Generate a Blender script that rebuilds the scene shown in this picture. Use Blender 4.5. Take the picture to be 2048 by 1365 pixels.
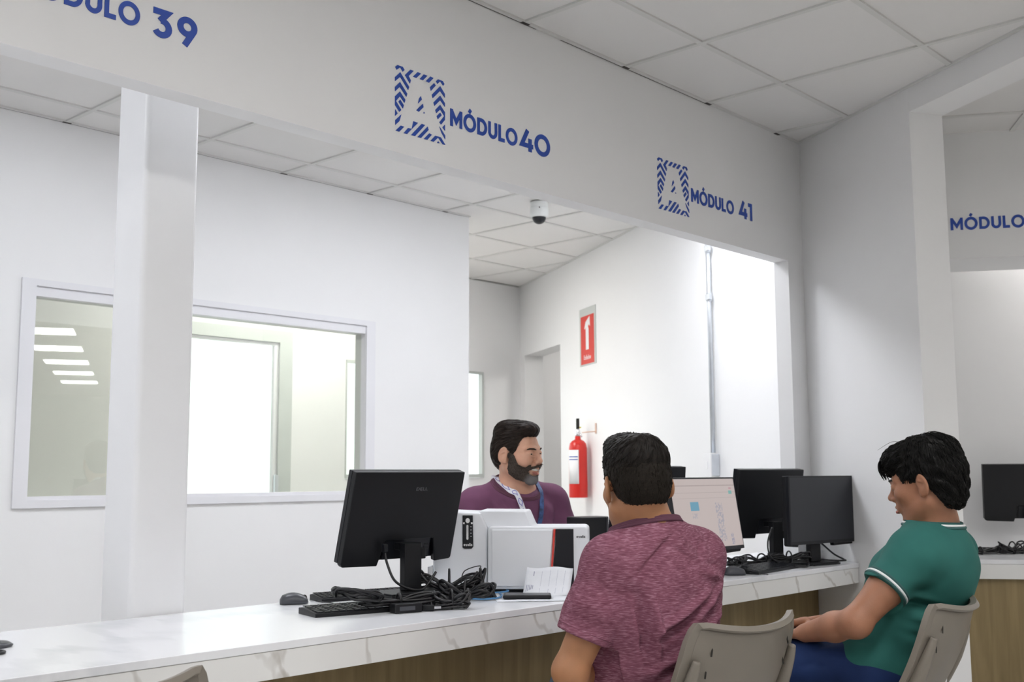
import bpy, bmesh, math, random
import numpy as np
from mathutils import Vector, Matrix, noise as mnoise
for o in list(bpy.data.objects): bpy.data.objects.remove(o, do_unlink=True)
SC = bpy.context.scene
COL = SC.collection
PI = math.pi
V = Vector

# ---------------------------------------------------------------- camera
CAM_H = 1.15
YAW, PITCH, ROLL, FPX = 0.82747198, 0.12000454, -0.00497146, 2226.15945
_f = V((math.sin(YAW)*math.cos(PITCH), math.cos(YAW)*math.cos(PITCH), math.sin(PITCH)))
_r0 = V((math.cos(YAW), -math.sin(YAW), 0)); _u0 = _r0.cross(_f)
_r = _r0*math.cos(ROLL)+_u0*math.sin(ROLL); _u = -_r0*math.sin(ROLL)+_u0*math.cos(ROLL)
cam = bpy.data.cameras.new('camera'); camo = bpy.data.objects.new('camera', cam); COL.objects.link(camo)
m = Matrix.Identity(4)
for i in range(3):
    m[i][0] = _r[i]; m[i][1] = _u[i]; m[i][2] = -_f[i]
m[2][3] = CAM_H
camo.matrix_world = m
cam.sensor_width = 36; cam.lens = FPX*36/2048; cam.clip_start = .05; cam.clip_end = 200
cam.dof.use_dof = True; cam.dof.focus_distance = 3.1; cam.dof.aperture_fstop = 7.0
SC.camera = camo
# ---------------------------------------------------------------- world, exposure
w = bpy.data.worlds.new('daylight'); SC.world = w; w.use_nodes = True
bg = w.node_tree.nodes['Background']; bg.inputs[0].default_value = (.93, .97, 1, 1); bg.inputs[1].default_value = 2.5
SC.view_settings.view_transform = 'Standard'; SC.view_settings.look = 'None'
SC.view_settings.gamma = 1; SC.view_settings.exposure = 0.0
SC.view_settings.use_curve_mapping = False
INNER_W, HALL_W, BACK_W = 15.5, 20.5, 20.5      # panel radiances

# ---------------------------------------------------------------- materials
def mat(name, color, rough=.5, metal=0, spec=.5, bump=0, bscale=200, var=0, vscale=6, coat=0, sheen=0, stretch=None, emit=None, estr=0, sss=0):
    mt = bpy.data.materials.new(name); mt.use_nodes = True
    nt = mt.node_tree; b = nt.nodes['Principled BSDF']
    c = tuple(color)+(1,) if len(color) == 3 else color
    b.inputs['Base Color'].default_value = c
    b.inputs['Roughness'].default_value = rough; b.inputs['Metallic'].default_value = metal
    b.inputs['Specular IOR Level'].default_value = spec
    if coat: b.inputs['Coat Weight'].default_value = coat
    if sheen: b.inputs['Sheen Weight'].default_value = sheen; b.inputs['Sheen Roughness'].default_value = .5
    if sss:
        b.inputs['Subsurface Weight'].default_value = sss; b.inputs['Subsurface Radius'].default_value = (1, .35, .2); b.inputs['Subsurface Scale'].default_value = .006
    if emit: b.inputs['Emission Color'].default_value = tuple(emit)+(1,); b.inputs['Emission Strength'].default_value = estr
    tc = nt.nodes.new('ShaderNodeTexCoord'); mp = nt.nodes.new('ShaderNodeMapping')
    nt.links.new(tc.outputs['Object'], mp.inputs['Vector'])
    if stretch: mp.inputs['Scale'].default_value = stretch
    if var:
        n = nt.nodes.new('ShaderNodeTexNoise'); n.inputs['Scale'].default_value = vscale; n.inputs['Detail'].default_value = 4
        nt.links.new(mp.outputs[0], n.inputs['Vector'])
        r = nt.nodes.new('ShaderNodeValToRGB')
        r.color_ramp.elements[0].position = .3; r.color_ramp.elements[1].position = .7
        r.color_ramp.elements[0].color = tuple(max(0, x*(1-var)) for x in c[:3])+(1,)
        r.color_ramp.elements[1].color = tuple(min(1, x*(1+var)) for x in c[:3])+(1,)
        nt.links.new(n.outputs['Fac'], r.inputs[0]); nt.links.new(r.outputs[0], b.inputs['Base Color'])
    if bump:
        n = nt.nodes.new('ShaderNodeTexNoise'); n.inputs['Scale'].default_value = bscale; n.inputs['Detail'].default_value = 3
        nt.links.new(mp.outputs[0], n.inputs['Vector'])
        bp = nt.nodes.new('ShaderNodeBump'); bp.inputs['Strength'].default_value = bump; bp.inputs['Distance'].default_value = .002
        nt.links.new(n.outputs['Fac'], bp.inputs['Height']); nt.links.new(bp.outputs[0], b.inputs['Normal'])
    return mt

M = {}
M['wall'] = mat('white_wall_paint', (.86, .86, .865), .55, bump=.10, bscale=60, var=.012, vscale=1.5, spec=.35)
M['pillar'] = mat('white_glossy_pillar_paint', (.88, .885, .90), .32, bump=.25, bscale=14, var=.01, spec=.4)
M['ceiling'] = mat('ceiling_tile', (.80, .79, .78), .8, bump=.25, bscale=420, var=.015, vscale=2)
M['tbar'] = mat('ceiling_grid_enamel', (.70, .70, .68), .4)
M['floor'] = mat('grey_floor_tile', (.62, .61, .59), .3, var=.04, vscale=3)
M['alu'] = mat('white_aluminium', (.80, .80, .83), .35, var=.01)
M['alu_grey'] = mat('grey_green_aluminium', (.55, .58, .56), .4, var=.02)
M['gap'] = mat('painted_gap_shade', (.06, .055, .05), .9, var=.1)
M['black'] = mat('black_plastic', (.0065, .007, .009), .42, spec=.35, bump=.12, bscale=900, var=.1)
M['black_sat'] = mat('black_satin_plastic', (.011, .012, .016), .30, spec=.4, var=.08)
M['cable'] = mat('black_cable_rubber', (.009, .009, .011), .38, var=.1)
M['screen_off'] = mat('switched_off_screen', (.022, .024, .030), .33, var=.03)
M['grey_dark'] = mat('dark_grey_plastic', (.06, .063, .075), .35, var=.05)
M['printer'] = mat('white_printer_plastic', (.82, .84, .88), .38, bump=.05, bscale=500, var=.01)
M['red'] = mat('red_paint', (.62, .022, .015), .3, var=.04)
M['signred'] = mat('sign_red', (.66, .055, .04), .45, var=.03)
M['white'] = mat('white_print', (.85, .85, .86), .5, var=.02)
M['paper'] = mat('white_paper', (.80, .82, .87), .7, var=.02, vscale=30)
M['ink'] = mat('grey_ink', (.25, .27, .38), .7, var=.1)
M['blue'] = mat('blue_vinyl_lettering', (.016, .068, .40), .4, var=.03)
M['chair'] = mat('taupe_chair_plastic', (.205, .18, .15), .42, bump=.10, bscale=600, var=.03)
M['slot'] = mat('dark_slot', (.02, .018, .015), .8, var=.1)
M['steel'] = mat('galvanised_steel', (.62, .65, .69), .3, metal=.7, var=.06, vscale=20)
M['chrome'] = mat('chrome', (.7, .7, .72), .15, metal=1, var=.02)
M['dome_white'] = mat('white_camera_housing', (.82, .84, .83), .35, var=.01)
M['brass'] = mat('copper_bracket', (.72, .5, .4), .35, metal=.3, var=.05)
M['yellow'] = mat('yellow_tag', (.8, .72, .1), .5, var=.03)
M['bluecord'] = mat('blue_network_cable', (.10, .30, .60), .4, var=.05)

def glass_mat(name, tint, refl=1.0):
    mt = bpy.data.materials.new(name); mt.use_nodes = True; nt = mt.node_tree
    nt.nodes.remove(nt.nodes['Principled BSDF']); out = nt.nodes['Material Output']
    t = nt.nodes.new('ShaderNodeBsdfTransparent'); t.inputs[0].default_value = tint+(1,)
    g = nt.nodes.new('ShaderNodeBsdfGlossy'); g.inputs['Roughness'].default_value = .01; g.inputs['Color'].default_value = (.95, .95, .93, 1)
    lw = nt.nodes.new('ShaderNodeLayerWeight'); lw.inputs[0].default_value = .5
    pw = nt.nodes.new('ShaderNodeMath'); pw.operation = 'POWER'; pw.inputs[1].default_value = 5; nt.links.new(lw.outputs['Facing'], pw.inputs[0])
    f = nt.nodes.new('ShaderNodeMath'); f.operation = 'MULTIPLY_ADD'; f.inputs[1].default_value = .95; f.inputs[2].default_value = .042; nt.links.new(pw.outputs[0], f.inputs[0])
    mu = nt.nodes.new('ShaderNodeMath'); mu.operation = 'MULTIPLY'; mu.inputs[1].default_value = refl; mu.use_clamp = True
    nz = nt.nodes.new('ShaderNodeTexNoise'); nz.inputs['Scale'].default_value = 1.2
    bp = nt.nodes.new('ShaderNodeBump'); bp.inputs['Strength'].default_value = .01
    nt.links.new(nz.outputs['Fac'], bp.inputs['Height']); nt.links.new(bp.outputs[0], g.inputs['Normal'])
    mx = nt.nodes.new('ShaderNodeMixShader')
    nt.links.new(f.outputs[0], mu.inputs[0]); nt.links.new(mu.outputs[0], mx.inputs[0])
    nt.links.new(t.outputs[0], mx.inputs[1]); nt.links.new(g.outputs[0], mx.inputs[2]); nt.links.new(mx.outputs[0], out.inputs[0])
    return mt
M['glass'] = glass_mat('window_glass', (.86, .88, .845), 1.8)
M['doorglass'] = glass_mat('door_glass', (.96, .98, .97), 1.0)

def marble(name, diag=True, base=(.80, .80, .79)):
    mt = bpy.data.materials.new(name); mt.use_nodes = True; nt = mt.node_tree; b = nt.nodes['Principled BSDF']
    N = nt.nodes.new; L = nt.links.new
    tc = N('ShaderNodeTexCoord')
    def vein(rot, scl, lo, hi, dist, seed):
        mp = N('ShaderNodeMapping'); mp.inputs['Rotation'].default_value = rot; mp.inputs['Scale'].default_value = scl; mp.inputs['Location'].default_value = (seed, seed*.7, 0)
        L(tc.outputs['Object'], mp.inputs['Vector'])
        wv = N('ShaderNodeTexWave'); wv.inputs['Scale'].default_value = 1; wv.inputs['Distortion'].default_value = dist; wv.inputs['Detail'].default_value = 5; wv.inputs['Detail Scale'].default_value = 1.6; wv.inputs['Detail Roughness'].default_value = .55
        L(mp.outputs[0], wv.inputs['Vector'])
        r = N('ShaderNodeValToRGB'); r.color_ramp.elements[0].position = lo; r.color_ramp.elements[1].position = hi
        r.color_ramp.elements[0].color = (0, 0, 0, 1); r.color_ramp.elements[1].color = (1, 1, 1, 1)
        L(wv.outputs['Fac'], r.inputs[0]); return r.outputs[0]
    if diag: vs = [vein((0, math.radians(50), 0), (1.5, .3, 1.0), .985, .9995, 5.5, 3.1), vein((0, math.radians(60), 0), (1.0, .3, .8), .992, 1, 8, 9.2)]
    else: vs = [vein((0, 0, math.radians(86)), (3.0, .35, 1), .93, 1, 2.4, 1.7), vein((0, 0, math.radians(80)), (1.6, .2, 1), .95, 1, 3, 5.3)]
    n = N('ShaderNodeTexNoise'); n.inputs['Scale'].default_value = 5; L(tc.outputs['Object'], n.inputs['Vector'])
    mul = N('ShaderNodeMath'); mul.operation = 'MULTIPLY_ADD'; mul.inputs[1].default_value = 2.6; mul.inputs[2].default_value = -.75; mul.use_clamp = True; L(n.outputs['Fac'], mul.inputs[0])
    cur = None
    colr = (.38, .35, .31, 1) if diag else (.60, .62, .66, 1)
    for i, v in enumerate(vs):
        mm = N('ShaderNodeMath'); mm.operation = 'MULTIPLY'; L(v, mm.inputs[0]); L(mul.outputs[0], mm.inputs[1])
        m2 = N('ShaderNodeMath'); m2.operation = 'MULTIPLY'; m2.inputs[1].default_value = .85 if diag else .55; L(mm.outputs[0], m2.inputs[0])
        mx = N('ShaderNodeMixRGB'); mx.inputs[2].default_value = colr
        if cur is None: mx.inputs[1].default_value = base+(1,)
        else: L(cur, mx.inputs[1])
        L(m2.outputs[0], mx.inputs[0]); cur = mx.outputs[0]
    L(cur, b.inputs['Base Color']); b.inputs['Roughness'].default_value = .22 if not diag else .3
    return mt
M['marble_top'] = marble('white_marble_top', False, (.84, .85, .88))
M['marble_face'] = marble('veined_marble_face', True)

def wood():
    mt = bpy.data.materials.new('oak_laminate'); mt.use_nodes = True; nt = mt.node_tree; b = nt.nodes['Principled BSDF']
    N = nt.nodes.new; L = nt.links.new
    tc = N('ShaderNodeTexCoord'); mp = N('ShaderNodeMapping'); mp.inputs['Scale'].default_value = (14, 14, .9); L(tc.outputs['Object'], mp.inputs[0])
    n = N('ShaderNodeTexNoise'); n.inputs['Scale'].default_value = 1.6; n.inputs['Detail'].default_value = 8; n.inputs['Distortion'].default_value = .6; L(mp.outputs[0], n.inputs['Vector'])
    r = N('ShaderNodeValToRGB'); r.color_ramp.elements[0].position = .3; r.color_ramp.elements[1].position = .72
    r.color_ramp.elements[0].color = (.215, .155, .068, 1); r.color_ramp.elements[1].color = (.345, .255, .125, 1)
    L(n.outputs['Fac'], r.inputs[0]); L(r.outputs[0], b.inputs['Base Color']); b.inputs['Roughness'].default_value = .45
    return mt
M['wood'] = wood()

# ---------------------------------------------------------------- helpers
def meta(o, label=None, cat=None, group=None, kind=None):
    if label: o['label'] = label
    if cat: o['category'] = cat
    if group: o['group'] = group
    if kind: o['kind'] = kind
    return o
def thing(name, label, cat, loc=(0, 0, 0), rz=0, group=None):
    o = bpy.data.objects.new(name, None); COL.objects.link(o); o.location = loc; o.rotation_euler = (0, 0, rz); o.empty_display_size = .05
    return meta(o, label, cat, group)
def obj(name, bm, m, parent=None, smooth=False, bevel=0, seg=2, autosmooth=None):
    me = bpy.data.meshes.new(name)
    if isinstance(bm, bmesh.types.BMesh):
        bmesh.ops.recalc_face_normals(bm, faces=bm.faces); bm.to_mesh(me); bm.free()
    else: me = bm; me.name = name
    mats = m if isinstance(m, (list, tuple)) else [m]
    for x in mats: me.materials.append(x)
    o = bpy.data.objects.new(name, me); COL.objects.link(o)
    if parent: o.parent = parent
    if smooth or bevel:
        for p in me.polygons: p.use_smooth = True
    if bevel:
        b = o.modifiers.new('bevel', 'BEVEL'); b.width = bevel; b.segments = seg; b.limit_method = 'ANGLE'; b.angle_limit = math.radians(30); b.harden_normals = True
    return o
def box(bm, c, s, mtx=None, mi=0):
    vs = []
    for dz in (-.5, .5):
        for dx, dy in ((-.5, -.5), (.5, -.5), (.5, .5), (-.5, .5)):
            p = V((c[0]+dx*s[0], c[1]+dy*s[1], c[2]+dz*s[2])); vs.append(bm.verts.new(mtx @ p if mtx else p))
    for f in ((3, 2, 1, 0), (4, 5, 6, 7), (0, 1, 5, 4), (1, 2, 6, 5), (2, 3, 7, 6), (3, 0, 4, 7)):
        fc = bm.faces.new([vs[i] for i in f]); fc.material_index = mi
    return vs
def boxl(bm, lo, hi, mtx=None, mi=0):
    return box(bm, [(a+b)/2 for a, b in zip(lo, hi)], [b-a for a, b in zip(lo, hi)], mtx, mi)
def prism(bm, poly, z0, z1, mtx=None, mi=0):
    """poly of (x,y) extruded in z, then transformed"""
    a = [bm.verts.new((mtx @ V((x, y, z0))) if mtx else (x, y, z0)) for x, y in poly]
    b = [bm.verts.new((mtx @ V((x, y, z1))) if mtx else (x, y, z1)) for x, y in poly]
    n = len(poly)
    fs = [bm.faces.new(a[::-1]), bm.faces.new(b)]
    for i in range(n): fs.append(bm.faces.new((a[i], a[(i+1) % n], b[(i+1) % n], b[i])))
    for f in fs: f.material_index = mi
def lathe(bm, prof, n=32, mtx=None, cap=True, mi=0):
    rings = []
    for r, z in prof:
        ring = []
        for i in range(n):
            a = 2*PI*i/n; p = V((r*math.cos(a), r*math.sin(a), z)); ring.append(bm.verts.new(mtx @ p if mtx else p))
        rings.append(ring)
    for A, B in zip(rings, rings[1:]):
        for i in range(n): bm.faces.new((A[i], A[(i+1) % n], B[(i+1) % n], B[i])).material_index = mi
    if cap:
        bm.faces.new(rings[0][::-1]).material_index = mi; bm.faces.new(rings[-1]).material_index = mi
def tube(bm, pts, r, n=10, closed=False, mi=0, radii=None, flat=None):
    pts = [V(p) for p in pts]; N = len(pts); rings = []
    up = V((0, 0, 1)); prev = None
    for i, p in enumerate(pts):
        a = pts[(i-1) % N] if (closed or i > 0) else p; b = pts[(i+1) % N] if (closed or i < N-1) else p
        t = (b-a); t = t.normalized() if t.length > 1e-9 else V((0, 0, 1))
        if prev is None:
            s = t.cross(up);  s = s.normalized() if s.length > 1e-3 else V((1, 0, 0))
        else:
            s = prev - t*prev.dot(t); s = s.normalized() if s.length > 1e-6 else t.orthogonal().normalized()
        prev = s; u = s.cross(t); rr = radii[i] if radii else r
        fl = flat or 1
        rings.append([bm.verts.new(p + s*math.cos(2*PI*k/n)*rr + u*math.sin(2*PI*k/n)*rr*fl) for k in range(n)])
    for i in range(N if closed else N-1):
        A = rings[i]; B = rings[(i+1) % N]
        for k in range(n): bm.faces.new((A[k], A[(k+1) % n], B[(k+1) % n], B[k])).material_index = mi
    if not closed:
        bm.faces.new(rings[0][::-1]).material_index = mi; bm.faces.new(rings[-1]).material_index = mi
def spline(pts, k=8, closed=False):
    pts = [V(p) for p in pts]; n = len(pts); out = []
    rng = n if closed else n-1
    for i in range(rng):
        if closed: p0, p1, p2, p3 = pts[(i-1) % n], pts[i], pts[(i+1) % n], pts[(i+2) % n]
        else: p0, p1, p2, p3 = pts[max(i-1, 0)], pts[i], pts[i+1], pts[min(i+2, n-1)]
        for j in range(k):
            t = j/k; out.append(.5*((2*p1)+(-p0+p2)*t+(2*p0-5*p1+4*p2-p3)*t*t+(-p0+3*p1-3*p2+p3)*t**3))
    if not closed: out.append(pts[-1])
    return out
def rmtx(loc=(0, 0, 0), rz=0, rx=0, ry=0):
    return Matrix.Translation(loc) @ Matrix.Rotation(rz, 4, 'Z') @ Matrix.Rotation(ry, 4, 'Y') @ Matrix.Rotation(rx, 4, 'X')

# lettering: strokes in a unit cap height, flattened to ribbons
def arc(cx, cy, r, a0, a1, n=18, ry=None):
    return [(cx+r*math.cos(math.radians(a0+(a1-a0)*i/n)), cy+(ry or r)*math.sin(math.radians(a0+(a1-a0)*i/n))) for i in range(n+1)]
W_ = .215; h_ = W_/2
G = {
 'M': (1.0, [[(h_, 0), (h_, 1)], [(1-h_, 0), (1-h_, 1)], [(h_, .93), (.5, .30), (1-h_, .93)]]),
 'O': (1.04, [('c', arc(.52, .5, .425, 0, 360, 36))]),
 'D': (.84, [[(h_, 0), (h_, 1)], [(h_, h_), (.34, h_)]+arc(.34, .5, .405, -90, 90, 16)[1:]+[(h_, 1-h_)]]),
 'U': (.78, [[(h_, 1), (h_, .40)]+arc(.39, .40, .295, 180, 360, 14)[1:]+[(.78-h_, 1)]]),
 'L': (.56, [[(h_, 1), (h_, h_), (.56, h_)]]),
 '4': (.86, [[(.66, 0), (.66, .62)], [(.50, 1.0), (.11, .27), (.86, .27)]]),
 '0': (1.02, [('c', arc(.51, .5, .425, 0, 360, 36))]),
 '1': (.40, [[(.305, 0), (.305, .905), (.0, .905)]]),
 '3': (.74, [[(.03, 1-h_), (.52, 1-h_), (.27, .57)], arc(.34, .34, .25, 100, -150, 18)]),
 '9': (.76, [('c', arc(.38, .66, .255, 0, 360, 30)), [(.60, .53), (.30, -.02)]]),
 'e': (.62, [arc(.31, .33, .24, -50, -360, 18), [(.08, .33), (.55, .33)]]),
 'v': (.6, [[(.05, .62), (.3, .06), (.55, .62)]]), 'o': (.66, [('c', arc(.33, .33, .24, 0, 360, 20))]),
 'l': (.2, [[(.1, 0), (.1, 1)]]), 'i': (.2, [[(.1, 0), (.1, .6)], [(.1, .8), (.1, .95)]]), 's': (.5, [[(.45, .55), (.12, .52), (.15, .36), (.38, .30), (.38, .12), (.05, .09)]]),
 'E': (.6, [[(.55, h_), (h_, h_), (h_, 1-h_), (.55, 1-h_)], [(h_, .5), (.5, .5)]]), 'x': (.55, [[(.03, .62), (.5, 0)], [(.5, .62), (.03, 0)]]),
 't': (.4, [[(.18, .95), (.18, .05), (.36, .05)], [(0, .6), (.38, .6)]]), 'n': (.58, [[(.1, 0), (.1, .62)], [(.1, .5), (.3, .56), (.46, .42), (.46, 0)]]),
 'r': (.4, [[(.1, 0), (.1, .62)], [(.1, .45), (.36, .56)]]), ' ': (.42, []), 'A': (.9, [[(.06, 0), (.45, .95), (.84, 0)], [(.2, .3), (.7, .3)]]),
}
def ribbon(bm, pts, w, closed, fn, t):
    P = [V((x, y)) for x, y in pts]
    if closed and (P[0]-P[-1]).length < 1e-6: P = P[:-1]
    n = len(P); Ls = []; Rs = []
    for i in range(n):
        a = P[(i-1) % n] if (closed or i) else None; b = P[(i+1) % n] if (closed or i < n-1) else None
        d1 = (P[i]-a).normalized() if a is not None else None; d2 = (b-P[i]).normalized() if b is not None else None
        if d1 is None: d1 = d2
        if d2 is None: d2 = d1
        n1 = V((-d1.y, d1.x)); n2 = V((-d2.y, d2.x)); mm = (n1+n2)
        mm = mm.normalized() if mm.length > .2 else n1
        k = 1/max(.45, mm.dot(n1)); Ls.append(P[i]+mm*w/2*k); Rs.append(P[i]-mm*w/2*k)
    def vv(p, z): return bm.verts.new(fn(p.x, p.y, z))
    L0 = [vv(p, 0) for p in Ls]; R0 = [vv(p, 0) for p in Rs]; L1 = [vv(p, t) for p in Ls]; R1 = [vv(p, t) for p in Rs]
    for i in range(n if closed else n-1):
        j = (i+1) % n
        bm.faces.new((L1[i], L1[j], R1[j], R1[i])); bm.faces.new((L0[j], L0[i], R0[i], R0[j]))
        bm.faces.new((L0[i], L0[j], L1[j], L1[i])); bm.faces.new((R0[j], R0[i], R1[i], R1[j]))
    if not closed:
        for i in (0, -1): bm.faces.new((L0[i], R0[i], R1[i], L1[i]))
def lettering(bm, text, org, ux, uz, nrm, height, width=None, t=.002, sp=.13, sw=W_):
    """org: baseline start; ux reading direction, uz up, nrm outward"""
    org = V(org); ux = V(ux); uz = V(uz); nrm = V(nrm)
    tot = 0; lay = []
    for ch in text:
        acc = ch == 'Ó'; g = G['O' if acc else ch]; lay.append((tot, g, acc)); tot += g[0]+sp
    tot -= sp; sx = (width/tot) if width else height
    k = 0
    for x0, g, acc in lay:
        strokes = list(g[1])
        if acc: strokes = strokes+[[(.46, 1.10), (.60, 1.30)]]
        for s in strokes:
            k += 1
            closed = s[0] == 'c'; pts = s[1] if closed else s
            fn = lambda x, y, z, x0=x0, k=k: org+ux*((x0+x)*sx)+uz*(y*height)+nrm*(z*(1+.02*(k % 5)))
            ribbon(bm, pts, sw, closed, fn, t)
# ================================================================= THE SETTING
CZ = 2.80; HB = 2.178; HY = 2.612; HY2 = 2.690; PY = 4.934; BY = 6.517
FIN_T = .17
d_ = V((.494, .8695, 0)).normalized(); n_ = V((d_.y, -d_.x, 0)); D0 = n_.dot(V((4.972, 2.602, 0)))
FB = V((4.972, 2.602, 0))                       # where header meets slanted wall
def sl(t, off=0, z=0): p = FB+d_*t+n_*off; return V((p.x, p.y, z))
def slx(y, off=0): t = (y-FB.y-n_.y*off)/d_.y; return sl(t, off).x
T_END = (V((4.556, 1.871, 0))-FB).dot(d_)
T_COR = (BY-FB.y)/d_.y
SLM = Matrix.Identity(4)                        # local x along d_, y = -n_ (towards module side), z up
for i in range(3): SLM[i][0] = d_[i]; SLM[i][1] = -n_[i]; SLM[i][2] = (0, 0, 1)[i]; SLM[i][3] = FB[i]
D2 = D0+.09
def mirror(p): p = V(p); k = 2*(n_.x*p.x+n_.y*p.y-D2); return V((p.x-k*n_.x, p.y-k*n_.y, p.z))

def struct(name, bm, m, parent=None, **k):
    o = obj(name, bm, m, parent, **k); 
    if not parent: o['kind'] = 'structure'
    return o
bm = bmesh.new(); boxl(bm, (-7, -12, -.06), (16, 9, 0)); struct('floor', bm, M['floor'])
bm = bmesh.new(); boxl(bm, (-7, -12, CZ), (16, 9, CZ+.06)); struct('ceiling', bm, M['ceiling'])
# header over the counter, with the stub that closes it against the slanted wall
bm = bmesh.new()
prism(bm, [(-6.9, HY), (slx(HY), HY), (slx(HY2), HY2), (-6.9, HY2)], HB, CZ)
prism(bm, [(4.826, HY), (slx(HY), HY), (slx(HY2), HY2), (4.826, HY2)], 0, HB)
struct('wall_front', bm, M['wall'])
# slanted wall with a doorway near the far corner, end face and bulkhead
bm = bmesh.new()
td0 = (V((6.70, 5.64, 0))-FB).dot(d_); td1 = T_COR-.12
boxl(bm, (T_END, -FIN_T, 0), (td0, 0, CZ), SLM)
boxl(bm, (td0, -FIN_T, 2.178), (td1, 0, CZ), SLM)
boxl(bm, (td1, -FIN_T, 0), (T_COR+.1, 0, CZ), SLM)
struct('wall_right', bm, M['wall'])
bm = bmesh.new(); boxl(bm, (T_END-6.5, -FIN_T, 2.688), (T_END-.0005, 0, CZ), SLM); struct('trim_5', bm, M['wall'])
# partition with the long interior window
WX0, WX1, WZ0, WZ1 = 2.15, 4.165, 1.035, 2.025
bm = bmesh.new()
boxl(bm, (-6.9, PY, 0), (WX0, PY+.10, CZ)); boxl(bm, (WX1, PY, 0), (4.965, PY+.10, CZ))
boxl(bm, (WX0, PY, 0), (WX1, PY+.10, WZ0)); boxl(bm, (WX0, PY, WZ1), (WX1, PY+.10, CZ))
struct('wall_partition', bm, M['wall'])
def rframe(bm, x0, x1, z0, z1, y0, y1, l, r, t_, b_):
    boxl(bm, (x0, y0, z0), (x1, y1, z0+b_)); boxl(bm, (x0, y0, z1-t_), (x1, y1, z1))
    if l: boxl(bm, (x0, y0, z0+b_), (x0+l, y1, z1-t_))
    if r: boxl(bm, (x1-r, y0, z0+b_), (x1, y1, z1-t_))
bm = bmesh.new(); fr = .045
rframe(bm, WX0-.02, WX1+.02, WZ0-.02, WZ1+.015, PY-.012, PY-.001, .065, .065, .03, .035)
rframe(bm, WX0+.001, WX1-.001, WZ0+.001, WZ1-.001, PY-.001, PY+.09, fr, fr, .06, .03)
boxl(bm, (2.80, PY+.01, WZ0+.031), (2.85, PY+.07, WZ1-.061))
w1 = struct('window_1', bm, M['alu'])
for a, b in ((WX0+fr-.005, 2.805), (2.845, WX1-fr+.005)):
    bm = bmesh.new(); boxl(bm, (a, PY+.035, WZ0+.028), (b, PY+.041, WZ1-.058)); obj('glass_pane', bm, M['glass'], w1)
# back wall with door and window to the daylight
DX0, DX1 = 3.60, 4.64; GX0, GX1, GZ0, GZ1 = 5.255, 6.725, 1.13, 2.015
bm = bmesh.new()
for x0, x1, z0, z1 in ((-6.9, DX0, 0, CZ), (DX0, DX1+.1, 2.16, CZ), (DX1+.1, GX0, 0, CZ), (GX0, GX1, 0, GZ0), (GX0, GX1, GZ1, CZ), (GX1, 12, 0, CZ)):
    boxl(bm, (x0, BY, z0), (x1, BY+.04, z1))
struct('wall_back', bm, M['wall'])
bm = bmesh.new()
rframe(bm, DX0-.06, DX1+.12, .001, 2.175, BY-.015, BY-.001, .12, .11, .085, .001); rframe(bm, DX0+.001, DX1+.099, .001, 2.159, BY-.001, BY+.039, .06, .08, .07, .001)
d1 = struct('door_1', bm, M['alu_grey'])
bm = bmesh.new(); rframe(bm, DX0+.062, DX1+.018, .003, 2.088, BY+.005, BY+.035, .05, .04, .02, .08)
obj('door_leaf_frame', bm, M['alu'], d1)
bm = bmesh.new(); boxl(bm, (DX0+.113, BY+.018, .084), (DX1-.023, BY+.023, 2.067)); obj('glass_pane', bm, M['doorglass'], d1)
bm = bmesh.new(); boxl(bm, (DX1-.015, BY-.022, 1.03), (DX1+.015, BY+.004, 1.16)); obj('door_lock', bm, M['steel'], d1, bevel=.003)
bm = bmesh.new()
rframe(bm, GX0+.001, GX1-.001, GZ0+.001, GZ1-.001, BY-.012, BY+.03, .006, .022, .02, .03)
w2 = struct('window_2', bm, M['alu_grey'])
bm = bmesh.new(); boxl(bm, (GX0+.008, BY+.012, GZ0+.032), (GX1-.024, BY+.017, GZ1-.022)); obj('glass_pane', bm, M['doorglass'], w2)
# ground outside the daylight openings
bm = bmesh.new(); boxl(bm, (-7, 9, -.08), (16, 30, -.02)); struct('floor_outside', bm, M['floor'])
# hall end walls, behind the viewer
bm = bmesh.new(); boxl(bm, (-7, -12, 0), (-6.9, 9, CZ)); struct('wall_left', bm, M['wall'])
bm = bmesh.new(); boxl(bm, (-6.9, -12, 0), (16, -11.9, CZ)); struct('wall_behind', bm, M['wall'])
bm = bmesh.new(); boxl(bm, (15.9, -11.9, 0), (16, 9, CZ)); struct('wall_far', bm, M['wall'])
bm = bmesh.new(); boxl(bm, (12, BY, 0), (15.9, BY+.1, CZ)); boxl(bm, (-6.9, 8.9, 0), (-6.8, 9, CZ)); struct('wall_end', bm, M['wall'])

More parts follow.
